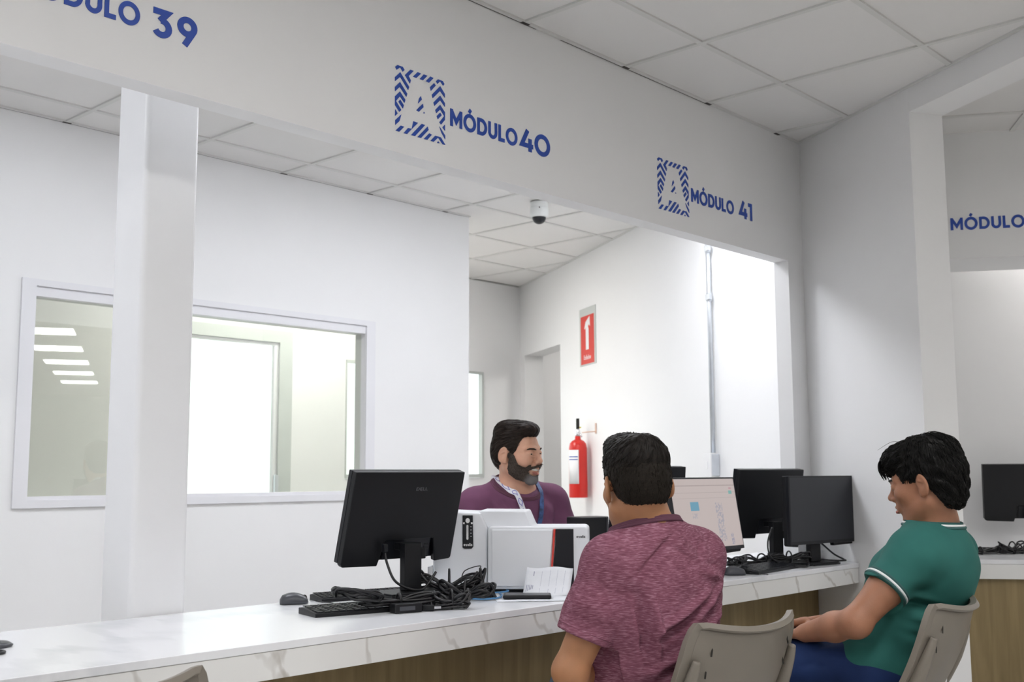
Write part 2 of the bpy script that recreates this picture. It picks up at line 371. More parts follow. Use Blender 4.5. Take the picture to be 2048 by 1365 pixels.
# ceiling grid
def bars(side):
    bm = bmesh.new()
    ys = [2.242-.61*i for i in range(0, 16)]+[2.242+.61*i for i in range(1, 8)]; ys = [y for y in ys if y < BY]
    xs = [2.912+.6105*i for i in range(-16, 15)]
    zt, zb = CZ+.001, CZ-.007
    def lim(y0, y1, x):      # clip a y-run at x to the module side of the slanted wall
        yl = FB.y+(x-FB.x)/d_.x*d_.y   # wall y at this x: module side is y greater
        return max(y0, yl), y1
    def emit(p0, p1, w, dz=0):
        a = V(p0); b = V(p1); s = (b-a).normalized(); t = V((-s.y, s.x, 0))*w/2
        q = [a-t, b-t, b+t, a+t]
        if side: q = [mirror(p) for p in q]
        v0 = [bm.verts.new((p.x, p.y, zb-dz)) for p in q]; v1 = [bm.verts.new((p.x, p.y, zt)) for p in q]
        bm.faces.new(v0); bm.faces.new(v1[::-1])
        for i in range(4): bm.faces.new((v0[i], v0[(i+1) % 4], v1[(i+1) % 4], v1[i]))
    for y in ys:
        emit((-6.8, y, 0), (slx(y)-.004, y, 0), .024)
    for x in xs:
        for y0, y1 in ((-11.8, HY-.003), (HY2+.003, PY-.003), (PY+.103, BY-.003)):
            if side and y0 > 0: continue
            if x > 4.96 and y1 < PY+.01 and y0 > HY: y1 = BY-.003
            if x > 4.96 and y0 > PY: continue
            a, b = lim(y0, y1, x)
            if b-a > .01: emit((x, a, 0), (x, b, 0), .022, .0007)
    # perimeter angles
    for y, a, b in ((HY-.009, -6.8, slx(HY)), (HY2+.009, -6.8, slx(HY2)), (PY-.009, -6.8, 4.965), (BY-.009, -6.8, slx(BY))):
        if side and y > HY: continue
        emit((a, y, 0), (b, y, 0), .016, .0011)
    a = sl(-9.5, -.009); b = sl(T_COR, -.009); emit(a, b, .016, .0014)
    return bm
struct('trim_1', bars(0), M['tbar']); struct('trim_2', bars(1), M['tbar'])
bm = bmesh.new()      # dark strips painting the shadow gap along the header and partition tops
for x0, x1 in ((2.55, 2.98), (3.12, 4.15)): boxl(bm, (x0, HY-.004, CZ-.0085), (x1, HY-.0005, CZ-.0005))
for y, lst in ((HY-.012, (2.912, 3.5225, 4.133, 4.7435)), (PY-.012, (2.301, 3.5225, 4.133, 4.7435, 2.912))):
    for x in lst: boxl(bm, (x-.02, y-.004, CZ-.0095), (x+.02, y+.011, CZ-.006))
boxl(bm, (.8, PY-.003, CZ-.0085), (4.9, PY-.0005, CZ-.0005))
struct('trim_3', bm, M['gap'])

# pillar between header and partition
bm = bmesh.new(); boxl(bm, (1.652, 3.008, 0), (1.833, 3.188, CZ)); 
o = struct('wall_pillar', bm, M['pillar'], bevel=.018, seg=4)

# wing behind the slanted wall: its header, set-back wall
UB = V((.51, -.860, 0)).normalized()             # reading direction on that header
NB = V((UB.y, -UB.x, 0)); NB = -NB if NB.x < 0 else NB   # away from the hall
dB = 5.62
OB = V((5.405, 2.04, 0)); OB = OB + NB*(dB-NB.dot(OB))
BM = Matrix.Identity(4)
for i in range(3): BM[i][0] = UB[i]; BM[i][1] = NB[i]; BM[i][2] = (0, 0, 1)[i]; BM[i][3] = OB[i]
def bxs(t, e=.004): q = OB+NB*t; return (D0+FIN_T-n_.dot(q))/n_.dot(UB)+e
bm = bmesh.new(); prism(bm, [(bxs(0, 0), 0), (6.5, 0), (6.5, .38), (bxs(.38, 0), .38)], HB, CZ, BM); struct('wall_wing', bm, M['wall'])
bm = bmesh.new(); prism(bm, [(bxs(.74, 0), .74), (6.5, .74), (6.5, .84), (bxs(.84, 0), .84)], 0, CZ, BM); struct('wall_niche', bm, M['wall'])

# ================================================================= COUNTERS
CT = .75
def counter(name, poly_top, poly_face, base, mtx, label, cat, baselabel):
    t = thing(name, label, cat)
    bm = bmesh.new(); prism(bm, poly_top, CT-.020, CT, mtx); obj('slab', bm, M['marble_top'], t, bevel=.002)
    bm = bmesh.new(); prism(bm, poly_face, CT-.088, CT-.0205, mtx); o = obj('fascia', bm, M['marble_face'], t, bevel=.0015)
    c = thing('counter_cabinet', baselabel, 'cabinet')
    bm = bmesh.new(); prism(bm, base, 0, CT-.089, mtx); obj('front_panel', bm, M['wood'], c)
    if 0: bm = bmesh.new(); prism(bm, [(base[0][0], base[0][1]-.004), (base[1][0]-.01, base[1][1]-.004), (base[1][0]-.01, base[1][1]), base[0]], 0, .07, mtx); 0 and obj('plinth', bm, M['grey_dark'], c)
CF = 2.298; CB = 3.0
g = .004
counter('worktop', [(-5, CF), (slx(CF)-g, CF), (slx(HY-.006)-g, HY-.006), (4.822, HY-.006), (4.822, HY2+.006), (slx(HY2)-g, HY2+.006), (slx(CB)-g, CB), (-5, CB)],
        [(-5, CF+.003), (slx(CF)-g, CF+.003), (slx(CF+.06)-g, CF+.06), (-5, CF+.06)],
        [(-5, 2.588), (slx(2.588)-g, 2.588), (slx(2.606)-g, 2.606), (-5, 2.606)], None,
        'long white marble service counter top running under the header', 'counter', 'oak laminate counter front below the long marble counter')
for x in (-1.5, 1.2, 3.9):
    pass
cb = dB
counter('worktop', [(bxs(-.04), -.04), (5, -.04), (5, .735), (bxs(.735), .735)], [(bxs(-.037), -.037), (5, -.037), (5, .02), (bxs(.02), .02)],
        [(bxs(.0), .0), (5, .0), (5, .02), (bxs(.02), .02)], BM, 'marble counter top at the right edge, behind the man in green', 'counter', 'oak laminate counter front at the right edge beside the white wall end')

# ================================================================= LETTERING AND EMBLEMS
EMB = [[(0.0079,0.2267),(-0.0014,0.2187),(0.0055,0.2106),(0.0199,0.2226),(0.0311,0.2109),(0.0386,0.2184),(0.0309,0.2269)],[(0.0201,0.206),(-0.0017,0.1844),(-0.0016,0.1703),(0.0202,0.1908),(0.0551,0.1557),(0.0592,0.1666)],[(0.0194,0.1729),(-0.0014,0.1513),(-0.0012,0.137),(0.019,0.1569),(0.0477,0.1311),(0.0511,0.1418)],[(0.0197,0.1412),(-0.0011,0.1205),(-0.0008,0.0914),(0.0179,0.0733),(0.0256,0.0808),(0.0028,0.1056),(0.0199,0.1258),(0.0396,0.1087),(0.043,0.1194)],[(0.0209,0.1146),(0.0138,0.1064),(0.0328,0.0882),(0.0365,0.0994)],[(0.0,0.077),(-0.0004,0.0551),(0.0104,0.0662)],[(0.0258,0.0662),(0.001,0.0421),(0.0012,0.0259),(0.0182,0.0425)],[(0.0641,0.2266),(0.0407,0.2024),(0.0626,0.1794),(0.0663,0.1907),(0.0566,0.203),(0.0783,0.2262)],[(0.0958,0.2268),(0.0759,0.2064),(0.0911,0.206),(0.1112,0.2259)],[(0.1236,0.2265),(0.1057,0.2062),(0.1205,0.2059),(0.1398,0.2261)],[(0.1534,0.227),(0.1336,0.2066),(0.1479,0.2048),(0.1678,0.2258)],[(0.1702,0.2089),(0.152,0.1908),(0.1563,0.1788),(0.178,0.2026)],[(0.188,0.2268),(0.1792,0.2187),(0.186,0.2106),(0.1988,0.2233),(0.2124,0.2111),(0.2179,0.2182),(0.21,0.2268)],[(0.1982,0.2059),(0.1604,0.1665),(0.1648,0.1558),(0.1982,0.1896),(0.2201,0.1716),(0.22,0.1843)],[(0.1983,0.1729),(0.1682,0.1421),(0.1729,0.1314),(0.199,0.1574),(0.2202,0.1398),(0.2201,0.1525)],[(0.1984,0.1413),(0.1767,0.1185),(0.1814,0.1083),(0.1992,0.1258),(0.2179,0.1075),(0.1953,0.0806),(0.2034,0.0745),(0.2206,0.0942),(0.2206,0.1208)],[(0.1985,0.1142),(0.1835,0.0992),(0.1885,0.0891),(0.206,0.1072)],[(0.2207,0.0778),(0.2102,0.0665),(0.2214,0.0569)],[(0.196,0.0657),(0.2045,0.0475),(0.2222,0.0276),(0.2222,0.0402)],[(0.0239,0.0288),(0.0023,0.0078),(0.0179,0.0073),(0.0387,0.0284)],[(0.0555,0.0281),(0.0367,0.0072),(0.0516,0.0077),(0.0721,0.029)],[(0.0786,0.0561),(0.0721,0.029),(0.0699,0.0265),(0.0987,0.0554)],[(0.1156,0.0561),(0.0691,0.008),(0.0861,0.0082),(0.1306,0.0554)],[(0.1418,0.0531),(0.0974,0.0078),(0.1129,0.008),(0.1461,0.0424)],[(0.1495,0.0319),(0.1257,0.0077),(0.1414,0.0082),(0.1611,0.0296)],[(0.1767,0.0299),(0.1556,0.0082),(0.1695,0.0078),(0.1901,0.0267),(0.2114,0.0083),(0.2226,0.0087),(0.2022,0.0299)],[(0.1895,0.014),(0.1855,0.0073),(0.1963,0.0087)],[(0.1107,0.1489),(0.1046,0.1411),(0.0988,0.121),(0.115,0.1383)],[(0.12,0.1255),(0.0912,0.0964),(0.1032,0.0943),(0.1227,0.114)],[(0.1254,0.099),(0.1228,0.0939),(0.1294,0.095)]]
def emblem(x0, label, sx=1.0):
    t = thing('wall_emblem', label, 'emblem', (x0, HY, 2.24))
    for part, idx in (('striped_surround', range(0, 27)), ('inner_stripes', range(27, 30))):
        bm = bmesh.new()
        for k in idx:
            p = EMB[k]
            a = [bm.verts.new((x*sx, -.0005, z)) for x, z in p]; b = [bm.verts.new((x*sx, -.0025, z)) for x, z in p]
            n = len(p); bm.faces.new(a); bm.faces.new(b[::-1])
            for i in range(n): bm.faces.new((a[i], a[(i+1) % n], b[(i+1) % n], b[i]))
        bm.normal_update()
        bmesh.ops.triangulate(bm, faces=[f for f in bm.faces if len(f.verts) > 4])
        obj(part, bm, M['blue'], t)
    return t
emblem(2.292, 'larger blue striped letter A emblem left of MÓDULO 40')
emblem(3.742, 'smaller looking blue striped letter A emblem left of MÓDULO 41', 1.03)
def sign(words, label, org=(0, HY, 0), ux=(1, 0, 0), nr=(0, -1, 0)):
    t = thing('wall_lettering', label, 'lettering', V(org)+V(ux)*words[0][1]+V((0, 0, words[0][3]+1.15)))
    o0 = t.location.copy()
    for txt, x0, x1, z, h in words:
        tot = sum(G['O' if c == 'Ó' else c][0]+.13 for c in txt)-.13; k = (x1-x0)/tot; x = x0
        for c in txt:
            bm = bmesh.new()
            lettering(bm, c, V(org)+V(ux)*x+V(nr)*.0005+V((0, 0, z+1.15))-o0, ux, (0, 0, 1), nr, h, k*G['O' if c == 'Ó' else c][0])
            obj('digit' if c.isdigit() else 'letter', bm, M['blue'], t); x += k*(G['O' if c == 'Ó' else c][0]+.13)
sign([('MÓDULO', 1.069, 1.402, 1.171, .060), ('39', 1.438, 1.574, 1.163, .078)], 'blue lettering MÓDULO 39 cut off at the top left')
sign([('MÓDULO', 2.538, 2.873, 1.171, .060), ('40', 2.889, 3.052, 1.166, .078)], 'blue lettering MÓDULO 40 on the header in the middle')
sign([('MÓDULO', 3.990, 4.336, 1.171, .060), ('41', 4.383, 4.496, 1.168, .080)], 'blue lettering MÓDULO 41 near the corner of the header')
sign([('MÓDULO', .018, .353, 1.176, .060)], 'blue lettering MÓDULO without a number at the right edge', OB-UB*.03-V((0, 0, .008)), UB, -NB)

# ================================================================= LIGHTS IN THE CEILING
def emis(name, col, s):
    mt = bpy.data.materials.new(name); mt.use_nodes = True; b = mt.node_tree.nodes['Principled BSDF']
    b.inputs['Base Color'].default_value = (.8, .8, .8, 1); b.inputs['Emission Color'].default_value = col+(1,); b.inputs['Emission Strength'].default_value = s
    return mt
M['lamp_in'] = emis('cool_panel_light', (.93, .95, 1.0), INNER_W)
M['lamp_hall'] = emis('hall_panel_light', (1.0, .99, .98), HALL_W)
M['fill_back'] = emis('added_corridor_light', (1.0, .97, .92), BACK_W)
def panel(x, y, rz, m, label, group, s=(.6, .6)):
    t = thing('ceiling_light', label, 'ceiling light', (x, y, CZ), rz, group)
    bm = bmesh.new(); a, b = s[0]/2, s[1]/2
    for lo, hi in (((-a, -b), (a, -b+.02)), ((-a, b-.02), (a, b)), ((-a, -b), (-a+.02, b)), ((a-.02, -b), (a, b))):
        boxl(bm, lo+(-.012,), hi+(-.0005,))
    obj('frame', bm, M['alu'], t)
    bm = bmesh.new(); boxl(bm, (-a+.018, -b+.018, -.008), (a-.018, b-.018, -.001)); obj('diffuser', bm, m, t)
gi = 'panel lights above the staff side'
for x in (-3.2, -1.4, .4, 2.15, 3.75): panel(x, 3.55, 0, M['lamp_in'], 'square white panel light hidden behind the header above the staff side', gi)
panel(4.75, 3.3, 0, M['lamp_in'], 'square panel light beside the slanted wall behind the header', None)
for x, y in ((.2, 5.75), (4.2, 5.75), (5.08, 5.82)): panel(x, y, 0, M['fill_back'], 'added unseen panel light brightening the back corridor', 'added panel lights of the back corridor')  # added panels, kept out of view, to brighten the corridor
M['fill_side'] = emis('added_side_light', (1.0, .97, .93), 14.0)
panel(8.4, 5.3, 0, M['fill_side'], 'added unseen panel light brightening the room beyond the doorway', None, (1.2, .6))  # unseen panel added to lift the room behind the doorway
q = OB+UB*1.3+NB*.56; panel(q.x, q.y, math.atan2(UB.y, UB.x), M['fill_side'], 'added narrow panel light brightening the wall behind the right header', None, (1.2, .3))  # narrow panel added out of view to light the set-back wall
th = math.radians(90-151)
rows = [(5.62-.92, -2.35+1.6)] and []
for i in range(5):
    x, y = 5.62+.87*i, -2.35-1.57*i
    panel(x, y, th, M['lamp_hall'], 'square panel light of the row mirrored in the left window pane', 'panel lights mirrored in the window', (.66, .62))
for x in (2.2, .4, -1.4, -3.4): panel(x, .55, 0, M['lamp_hall'], 'added unseen panel light of the hall overhead the visitors', 'added panel lights over the visitors')  # extra unseen row added to light the hall
for x, y in ((3.2, -1.6), (.8, -1.9), (-2, -2.2), (2.6, -4.4), (-.6, -5.2), (-3.8, -4.4), (4.4, -7.4), (.4, -8.6)): panel(x, y, 0, M['lamp_hall'], 'added unseen panel light far behind the viewer in the hall', 'added panel lights behind the viewer')  # further unseen panels added for hall brightness
# ================================================================= OBJECTS ON THE COUNTER
def monitor(label, x, y, rz, zc, tilt=0, group=None, scale=1.0, screen=None, logo=True, low=False, bw=.112, z0=0):
    """front (screen) faces local +Y; column stands on the -Y side"""
    t = thing('monitor', label, 'monitor', (x, y, CT+z0), rz, group)
    w, h = .475*scale, .303*scale; zc -= CT+z0
    PM = rmtx((0, .045, zc), 0, tilt)
    bm = bmesh.new()     # back shell with the cable notch, outline in x,z extruded along y
    nx0, nx1, nh = -.085*scale, .16*scale, .078*scale
    ol = [(-w/2, -h/2+.006), (-w/2+.008, -h/2-.002), (nx0-.004, -h/2-.006), (nx0+.002, -h/2+nh*.2), (nx0+.014, -h/2+nh), (nx1-.02, -h/2+nh), (nx1+.004, -h/2-.003), (w/2-.006, -h/2+.002), (w/2, -h/2+.008), (w/2, h/2), (-w/2, h/2)]
    TM = PM @ Matrix.Rotation(PI/2, 4, 'X')   # (x,y)->(x,z), z-> -y
    prism(bm, ol, .004, .024, TM)
    bmesh.ops.recalc_face_normals(bm, faces=bm.faces)
    obj('back_cover', bm, M['black'], t, bevel=.003)
    bm = bmesh.new(); boxl(bm, (-w/2-.001, -.0045, -h/2+.008), (w/2+.001, .012, h/2+.001), PM); obj('bezel', bm, M['black_sat'], t, bevel=.002)
    bm = bmesh.new(); boxl(bm, (-w/2+.006, .0121, -h/2+.022), (w/2-.006, .0128, h/2-.006), PM); obj('screen', bm, screen or M['screen_off'], t)
    bm = bmesh.new(); boxl(bm, (nx0+.02, -.016, -h/2+.012), (nx1-.024, -.004, -h/2+nh+.01), PM)
    for k in range(5): boxl(bm, (nx1-.05+.0, -.018, -h/2+.018+k*.009), (nx1-.03, -.0155, -h/2+.023+k*.009), PM)
    obj('port_bay', bm, M['black_sat'], t, bevel=.001)
    if logo:
        bm = bmesh.new(); lettering(bm, 'DELL', PM @ V((.025, -.0245, h/2-.062)), (1, 0, 0), (0, -math.sin(tilt), math.cos(tilt)), (0, -1, 0), .011*scale, .05*scale, t=.001, sw=.17)
        obj('logo', bm, M['chrome_dark'], t)
    # column and base
    bm = bmesh.new(); boxl(bm, (-.036*scale, -.018, .012), (.036*scale, .010, zc-h/2+nh-.012)); obj('column', bm, M['black'], t, bevel=.004)
    bm = bmesh.new(); boxl(bm, (-.034*scale, -.004, zc-h/2+nh-.035), (.034*scale, .040, zc-h/2+nh-.011)); obj('mount', bm, M['black'], t, bevel=.004)
    bm = bmesh.new(); boxl(bm, (.034, -.02, .11), (.052, .0, .145)); obj('cable_clip', bm, M['black'], t, bevel=.003)
    bm = bmesh.new(); bw, bd = bw*scale, .068*scale
    prism(bm, [(-bw, -bd), (bw, -bd), (bw*.86, bd), (-bw*.86, bd)], .0, .007); prism(bm, [(-bw*.97, -bd*.96), (bw*.97, -bd*.96), (bw*.82, bd*.94), (-bw*.82, bd*.94)], .007, .012)
    obj('base', bm, M['black'], t, bevel=.002)
    return t
M['chrome_dark'] = mat('dark_glossy_logo', (.22, .22, .24), .2, metal=.5, var=.02)

def ui_material():
    mt = bpy.data.materials.new('screen_showing_a_form'); mt.use_nodes = True; nt = mt.node_tree; b = nt.nodes['Principled BSDF']
    b.inputs['Base Color'].default_value = (.05, .05, .05, 1); b.inputs['Roughness'].default_value = .3
    N = nt.nodes.new; L = nt.links.new; tc = N('ShaderNodeTexCoord'); sp = N('ShaderNodeSeparateXYZ'); L(tc.outputs['Object'], sp.inputs[0])
    cur = None
    def rect(x0, x1, z0, z1, col, noise=0):
        nonlocal cur
        ms = []
        for sock, op, v in ((sp.outputs['X'], 'GREATER_THAN', x0), (sp.outputs['X'], 'LESS_THAN', x1), (sp.outputs['Z'], 'GREATER_THAN', z0), (sp.outputs['Z'], 'LESS_THAN', z1)):
            mm = N('ShaderNodeMath'); mm.operation = op; mm.inputs[1].default_value = v; L(sock, mm.inputs[0]); ms.append(mm.outputs[0])
        while len(ms) > 1:
            a = N('ShaderNodeMath'); a.operation = 'MULTIPLY'; L(ms[0], a.inputs[0]); L(ms[1], a.inputs[1]); ms = ms[2:]+[a.outputs[0]]
        f = ms[0]
        if noise:
            nz = N('ShaderNodeTexNoise'); nz.inputs['Scale'].default_value = noise; L(tc.outputs['Object'], nz.inputs['Vector'])
            g = N('ShaderNodeMath'); g.operation = 'GREATER_THAN'; g.inputs[1].default_value = .5; L(nz.outputs['Fac'], g.inputs[0])
            a = N('ShaderNodeMath'); a.operation = 'MULTIPLY'; L(f, a.inputs[0]); L(g.outputs[0], a.inputs[1]); f = a.outputs[0]
        mx = N('ShaderNodeMixRGB'); mx.inputs[2].default_value = col+(1,)
        if cur is None: mx.inputs[1].default_value = (.60, .51, .49, 1)
        else: L(cur, mx.inputs[1])
        L(f, mx.inputs[0]); cur = mx.outputs[0]
    # local x runs right-to-left as seen on the screen side
    rect(-.25, .25, .352, .356, (.42, .34, .33)); rect(-.25, .25, .325, .327, (.48, .40, .39)); rect(-.25, .25, .303, .305, (.5, .42, .41))
    rect(.055, .115, .255, .290, (.13, .36, .50)); rect(.07, .11, .225, .245, (.46, .42, .46), 130)
    rect(-.205, -.180, .318, .332, (.18, .45, .42)); rect(-.205, -.185, .338, .345, (.55, .30, .34))
    rect(-.115, -.065, .13, .285, (.40, .38, .44), 110); rect(-.17, -.15, .115, .16, (.30, .30, .42), 200)
    L(cur, b.inputs['Emission Color']); b.inputs['Emission Strength'].default_value = .76
    return mt
M['ui'] = ui_material()
monitor('large black monitor seen from behind, nearest on the counter beside the white printer', 2.462, 2.715, math.radians(0), 1.020, math.radians(14), bw=.135, z0=.0225)
t = thing('docking_box', 'flat black box under the stand of the nearest monitor', 'box', (2.475, 2.715, CT))
bm = bmesh.new(); boxl(bm, (-.13, -.060, .002), (.13, .060, .022)); obj('housing', bm, M['black_sat'], t, bevel=.004)
for sx in (-1, 1):
    for sy in (-1, 1): bm = bmesh.new(); boxl(bm, (sx*.11-.008, sy*.045-.008, 0), (sx*.11+.008, sy*.045+.008, .0025)); obj('foot', bm, M['slot'], t)
monitor('black monitor turned away, standing behind the flat dark screen by the header end', 4.545, 2.572, math.radians(-7), 1.022, math.radians(8), logo=False)
monitor('dark switched-off screen facing the visitors, last on the counter by the corner', 4.605, 2.415, math.radians(171), .988, 0, logo=False)
monitor('monitor showing a pale web form, beside the seated man in the heather shirt', 3.865, 2.545, math.radians(180), .985, math.radians(9), screen=M['ui'], logo=False)
monitor('black monitor mostly hidden behind the head of the man in the heather shirt', 4.03, 2.86, math.radians(-3), 1.035, math.radians(5), logo=False)
q = OB + UB*0 ; 
_mr = V((5.86+.5*.24, 2.13-.86*.24, 0)); _mr = V((_mr.x, _mr.y, 0))
monitor('black monitor seen from behind on the counter at the right edge', _mr.x-.02, _mr.y-.01, math.atan2(UB.y, UB.x), 1.052, math.radians(4), scale=.94, logo=False)

# card printer
def printer():
    P0 = V((2.70, 2.86, CT)); P1 = V((3.028, 2.432, CT)); U = (P1-P0).normalized(); Nn = V((-U.y, U.x, 0)); L = (P1-P0).length
    t = thing('card_printer', 'white card printer with a black and red stripe beside the nearest monitor', 'printer', P0, math.atan2(U.y, U.x))
    # local x along the front, y into depth
    x1 = .188                                                       # crease between high module and low module
    XZ = Matrix.Rotation(PI/2, 4, 'X')
    def slab(poly, y0, y1, m, name, bev=.004, par=t):
        bm = bmesh.new(); prism(bm, poly, -y1, -y0, XZ); return obj(name, bm, m, par, bevel=bev, seg=3)
    slab([(0, .012), (x1, .012), (x1+.004, .218), (x1-.022, .270), (.03, .276), (0, .270)], 0, .25, M['printer'], 'high_housing', .007)
    slab([(x1-.01, .02), (.36, .02), (.36, .215), (.345, .222), (.322, .276), (x1-.03, .278)], .022, .25, M['printer'], 'sloped_cover', .006)
    slab([(x1+.006, .012), (L, .012), (L, .215), (L-.010, .224), (x1+.012, .224), (x1+.006, .214)], -.018, .20, M['printer'], 'low_housing', .006)
    slab([(x1+.020, .022), (L-.136, .022), (L-.120, .214), (x1+.020, .214)], -.024, -.017, M['printer'], 'door', .005)
    slab([(L-.133, .018), (L-.127, .018), (L-.111, .216), (L-.118, .216)], -.027, -.016, M['signred'], 'red_stripe', .001)
    slab([(L-.127, .014), (L-.050, .014), (L-.050, .216), (L-.111, .216), (L-.113, .16)], -.026, -.016, M['black_sat'], 'black_panel', .002)
    cp = slab([(.058, .152), (.064, .148), (.090, .148), (.096, .155), (.094, .262), (.058, .262)], -.004, .001, M['black_sat'], 'control_panel', .001)
    cp.location.x = .046
    bm = bmesh.new(); prism(bm, [(.0755+.0035*math.cos(a/12*PI), .205+.0+.0035*math.sin(a/12*PI)) for a in range(-12, 1)]+[(.0755+.0035*math.cos(a/12*PI), .226+.0035*math.sin(a/12*PI)) for a in range(0, 13)], .0045, .0052, XZ)
    prism(bm, [(.0755+.0035*math.cos(a/8*PI), .182+.0035*math.sin(a/8*PI)) for a in range(16)], .0045, .0052, XZ); boxl(bm, (.072, -.0052, .18), (.079, -.0045, .226))
    obj('indicator_bar', bm, M['white'], cp)
    bm = bmesh.new(); prism(bm, [(.0765+.0075*math.cos(a/10*PI), .244+.0085*math.sin(a/10*PI)) for a in range(20)], .0045, .0056, XZ); obj('power_button', bm, M['white'], cp)
    bm = bmesh.new()
    for dx in (-.0165, .0115): boxl(bm, (.0765+dx, -.005, .232), (.0765+dx+.006, -.0045, .238))
    for k in range(4): boxl(bm, (.086, -.005, .222-k*.011), (.090, -.0045, .224-k*.011), mi=0)
    lettering(bm, 'evolis', (.0625, -.0042, .157), (1, 0, 0), (0, 0, 1), (0, -1, 0), .010, .030, t=.0006)
    obj('panel_print', bm, M['white'], cp)
    bm = bmesh.new(); lettering(bm, 'evolis', (L-.040, -.0185, .186), (1, 0, 0), (0, 0, 1), (0, -1, 0), .0085, .030, t=.0006); obj('logo', bm, M['grey_dark'], t)
    slab([(.02, 0), (L-.03, 0), (L-.03, .014), (.02, .014)], .012, .19, M['black'], 'foot_plate', .002)
    # clear output tray on the left end
    bm = bmesh.new(); boxl(bm, (-.018, .0, .006), (-.014, .09, .085)); boxl(bm, (-.018, .0, .006), (-.001, .003, .085)); boxl(bm, (-.018, .09, .006), (-.001, .093, .085)); obj('card_tray', bm, M['white'], t)
printer()
# black scanner box
t = thing('scanner_box', 'black box with a cut corner standing behind the right end of the white printer', 'box', (3.50, 2.80, CT), math.radians(-18))
bm = bmesh.new(); prism(bm, [(-.075, -.05), (.045, -.05), (.075, -.02), (.075, .06), (-.075, .06)], .004, .235); obj('housing', bm, M['black'], t, bevel=.006, seg=3)
bm = bmesh.new(); boxl(bm, (-.07, -.045, 0), (.07, .055, .005)); obj('foot_plate', bm, M['slot'], t)

# mouse
def mouse(x, y, rz, label):
    t = thing('mouse', label, 'mouse', (x, y, CT), rz)
    bm = bmesh.new(); n = 20; rows = []
    for i in range(13):
        v = i/12; yy = -.056+.088*v; hw = .031*(1-.25*(2*v-1)**4)*(.92+.08*math.sin(PI*v)); hh = .010+.024*math.sin(PI*min(1, v*.8+.14))**.8
        if i in (0, 12): hw *= .6; hh *= .62
        rows.append([bm.verts.new((hw*math.cos(PI*k/n), yy, .002+hh*math.sin(PI*k/n)**.6 if 0 < k < n else .002)) for k in range(n+1)])
    for a, b in zip(rows, rows[1:]):
        for k in range(n): bm.faces.new((a[k], a[k+1], b[k+1], b[k]))
        bm.faces.new((a[n], a[0], b[0], b[n]))
    bm.faces.new(rows[0]); bm.faces.new(rows[-1][::-1])
    o = obj('shell', bm, M['grey_dark'], t, smooth=True)
    bm = bmesh.new(); lathe(bm, [(.001, -.003), (.0085, -.0025), (.0085, .0025), (.001, .003)], 16, rmtx((0, .020, .0195), 0, 0, PI/2)); obj('scroll_wheel', bm, M['slot'], t, smooth=True)
    bm = bmesh.new(); tube(bm, spline([(0, .055, .008), (0, .075, .004), (.02, .10, .003), (.05, .11, .003)]), .0018, 6); obj('cord', bm, M['cable'], t, smooth=True)
mouse(2.178, 2.925, math.radians(-124), 'black mouse lying left of the nearest monitor')
mouse(3.93, 2.40, math.radians(-124), 'black mouse half hidden behind the shoulder of the man in heather')

def keyboard(x, y, rz, label, z=0, s=1, tilt=0):
    t = thing('keyboard', label, 'keyboard', (x, y, CT+z), rz); t.rotation_euler.x = tilt
    bm = bmesh.new(); prism(bm, [(-.062*s, 0), (.062*s, 0), (.062*s, .018), (.03, .021), (-.062*s, .011)], -.22*s, .22*s, Matrix(((0, 0, 1, 0), (1, 0, 0, 0), (0, 1, 0, 0), (0, 0, 0, 1))))
    obj('case', bm, M['black'], t, bevel=.002)
    bm = bmesh.new()
    for r in range(6):
        n = 18
        for k in range(n):
            x0 = -.21*s+k*.0233*s; y0 = -.054*s+r*.0185*s; zz = .0125+.0085*r/5
            boxl(bm, (x0, y0, zz), (x0+.019*s, y0+.0155*s, zz+.003))
    o = obj('keys', bm, M['black_sat'], t); o['kind'] = 'stuff'
keyboard(2.43, 2.897, math.radians(-14), 'black keyboard lying behind the stand of the nearest monitor', 0, .8)
keyboard(2.225, 2.605, math.radians(-14), 'black keyboard lying under the coiled cables at the counter front', 0)
keyboard(4.20, 2.42, math.radians(6), 'black keyboard in front of the far monitors under their cables', 0)

def coil(bm, c, rx, ry, rz, n, seed, r=.0032, hz=.02, jit=.012, tie=True, squash=None):
    rnd = random.Random(seed); pts = []
    for i in range(n*10):
        a = 2*PI*i/10; k = 1+rnd.uniform(-.14, .14)
        p = V((math.cos(a)*rx*k, math.sin(a)*ry*k, 0)); p.x += rnd.uniform(-jit, jit)*.4; 
        z = abs(math.sin(a*.5+seed))*hz*.6+rnd.random()*hz*.7+r
        p = Matrix.Rotation(rz, 3, 'Z') @ p; pts.append((c[0]+p.x, c[1]+p.y, c[2]+z))
    tube(bm, spline(pts, 5), r, 6)
def fig8(bm, c, ln, wd, rz, n, seed, r=.0032, hz=.03):
    """hank of cable: long narrow loops pinched at the middle by a tie"""
    rnd = random.Random(seed); pts = []
    for i in range(n):
        for j in range(12):
            a = 2*PI*j/12; x = math.cos(a)*ln*(1+rnd.uniform(-.12, .08)); pin = .35+.65*min(1, abs(x)/ln*1.15)
            y = math.sin(a)*wd*pin*(.45+.55*rnd.random()); z = r+hz*(.5+.5*math.sin(a+i*1.3))*pin*rnd.uniform(.5, 1)
            p = Matrix.Rotation(rz, 3, 'Z') @ V((x, y, z)); pts.append((c[0]+p.x, c[1]+p.y, c[2]+p.z))
    tube(bm, spline(pts, 5), r, 6)
    q = [(0, wd*.45*math.cos(a/8*PI), max(.0, hz*.4+hz*.55*math.sin(a/8*PI))) for a in range(16)]
    q = [tuple(V(c)+Matrix.Rotation(rz, 3, 'Z') @ V(p)) for p in q]; tube(bm, q, r*.9, 6, closed=True)
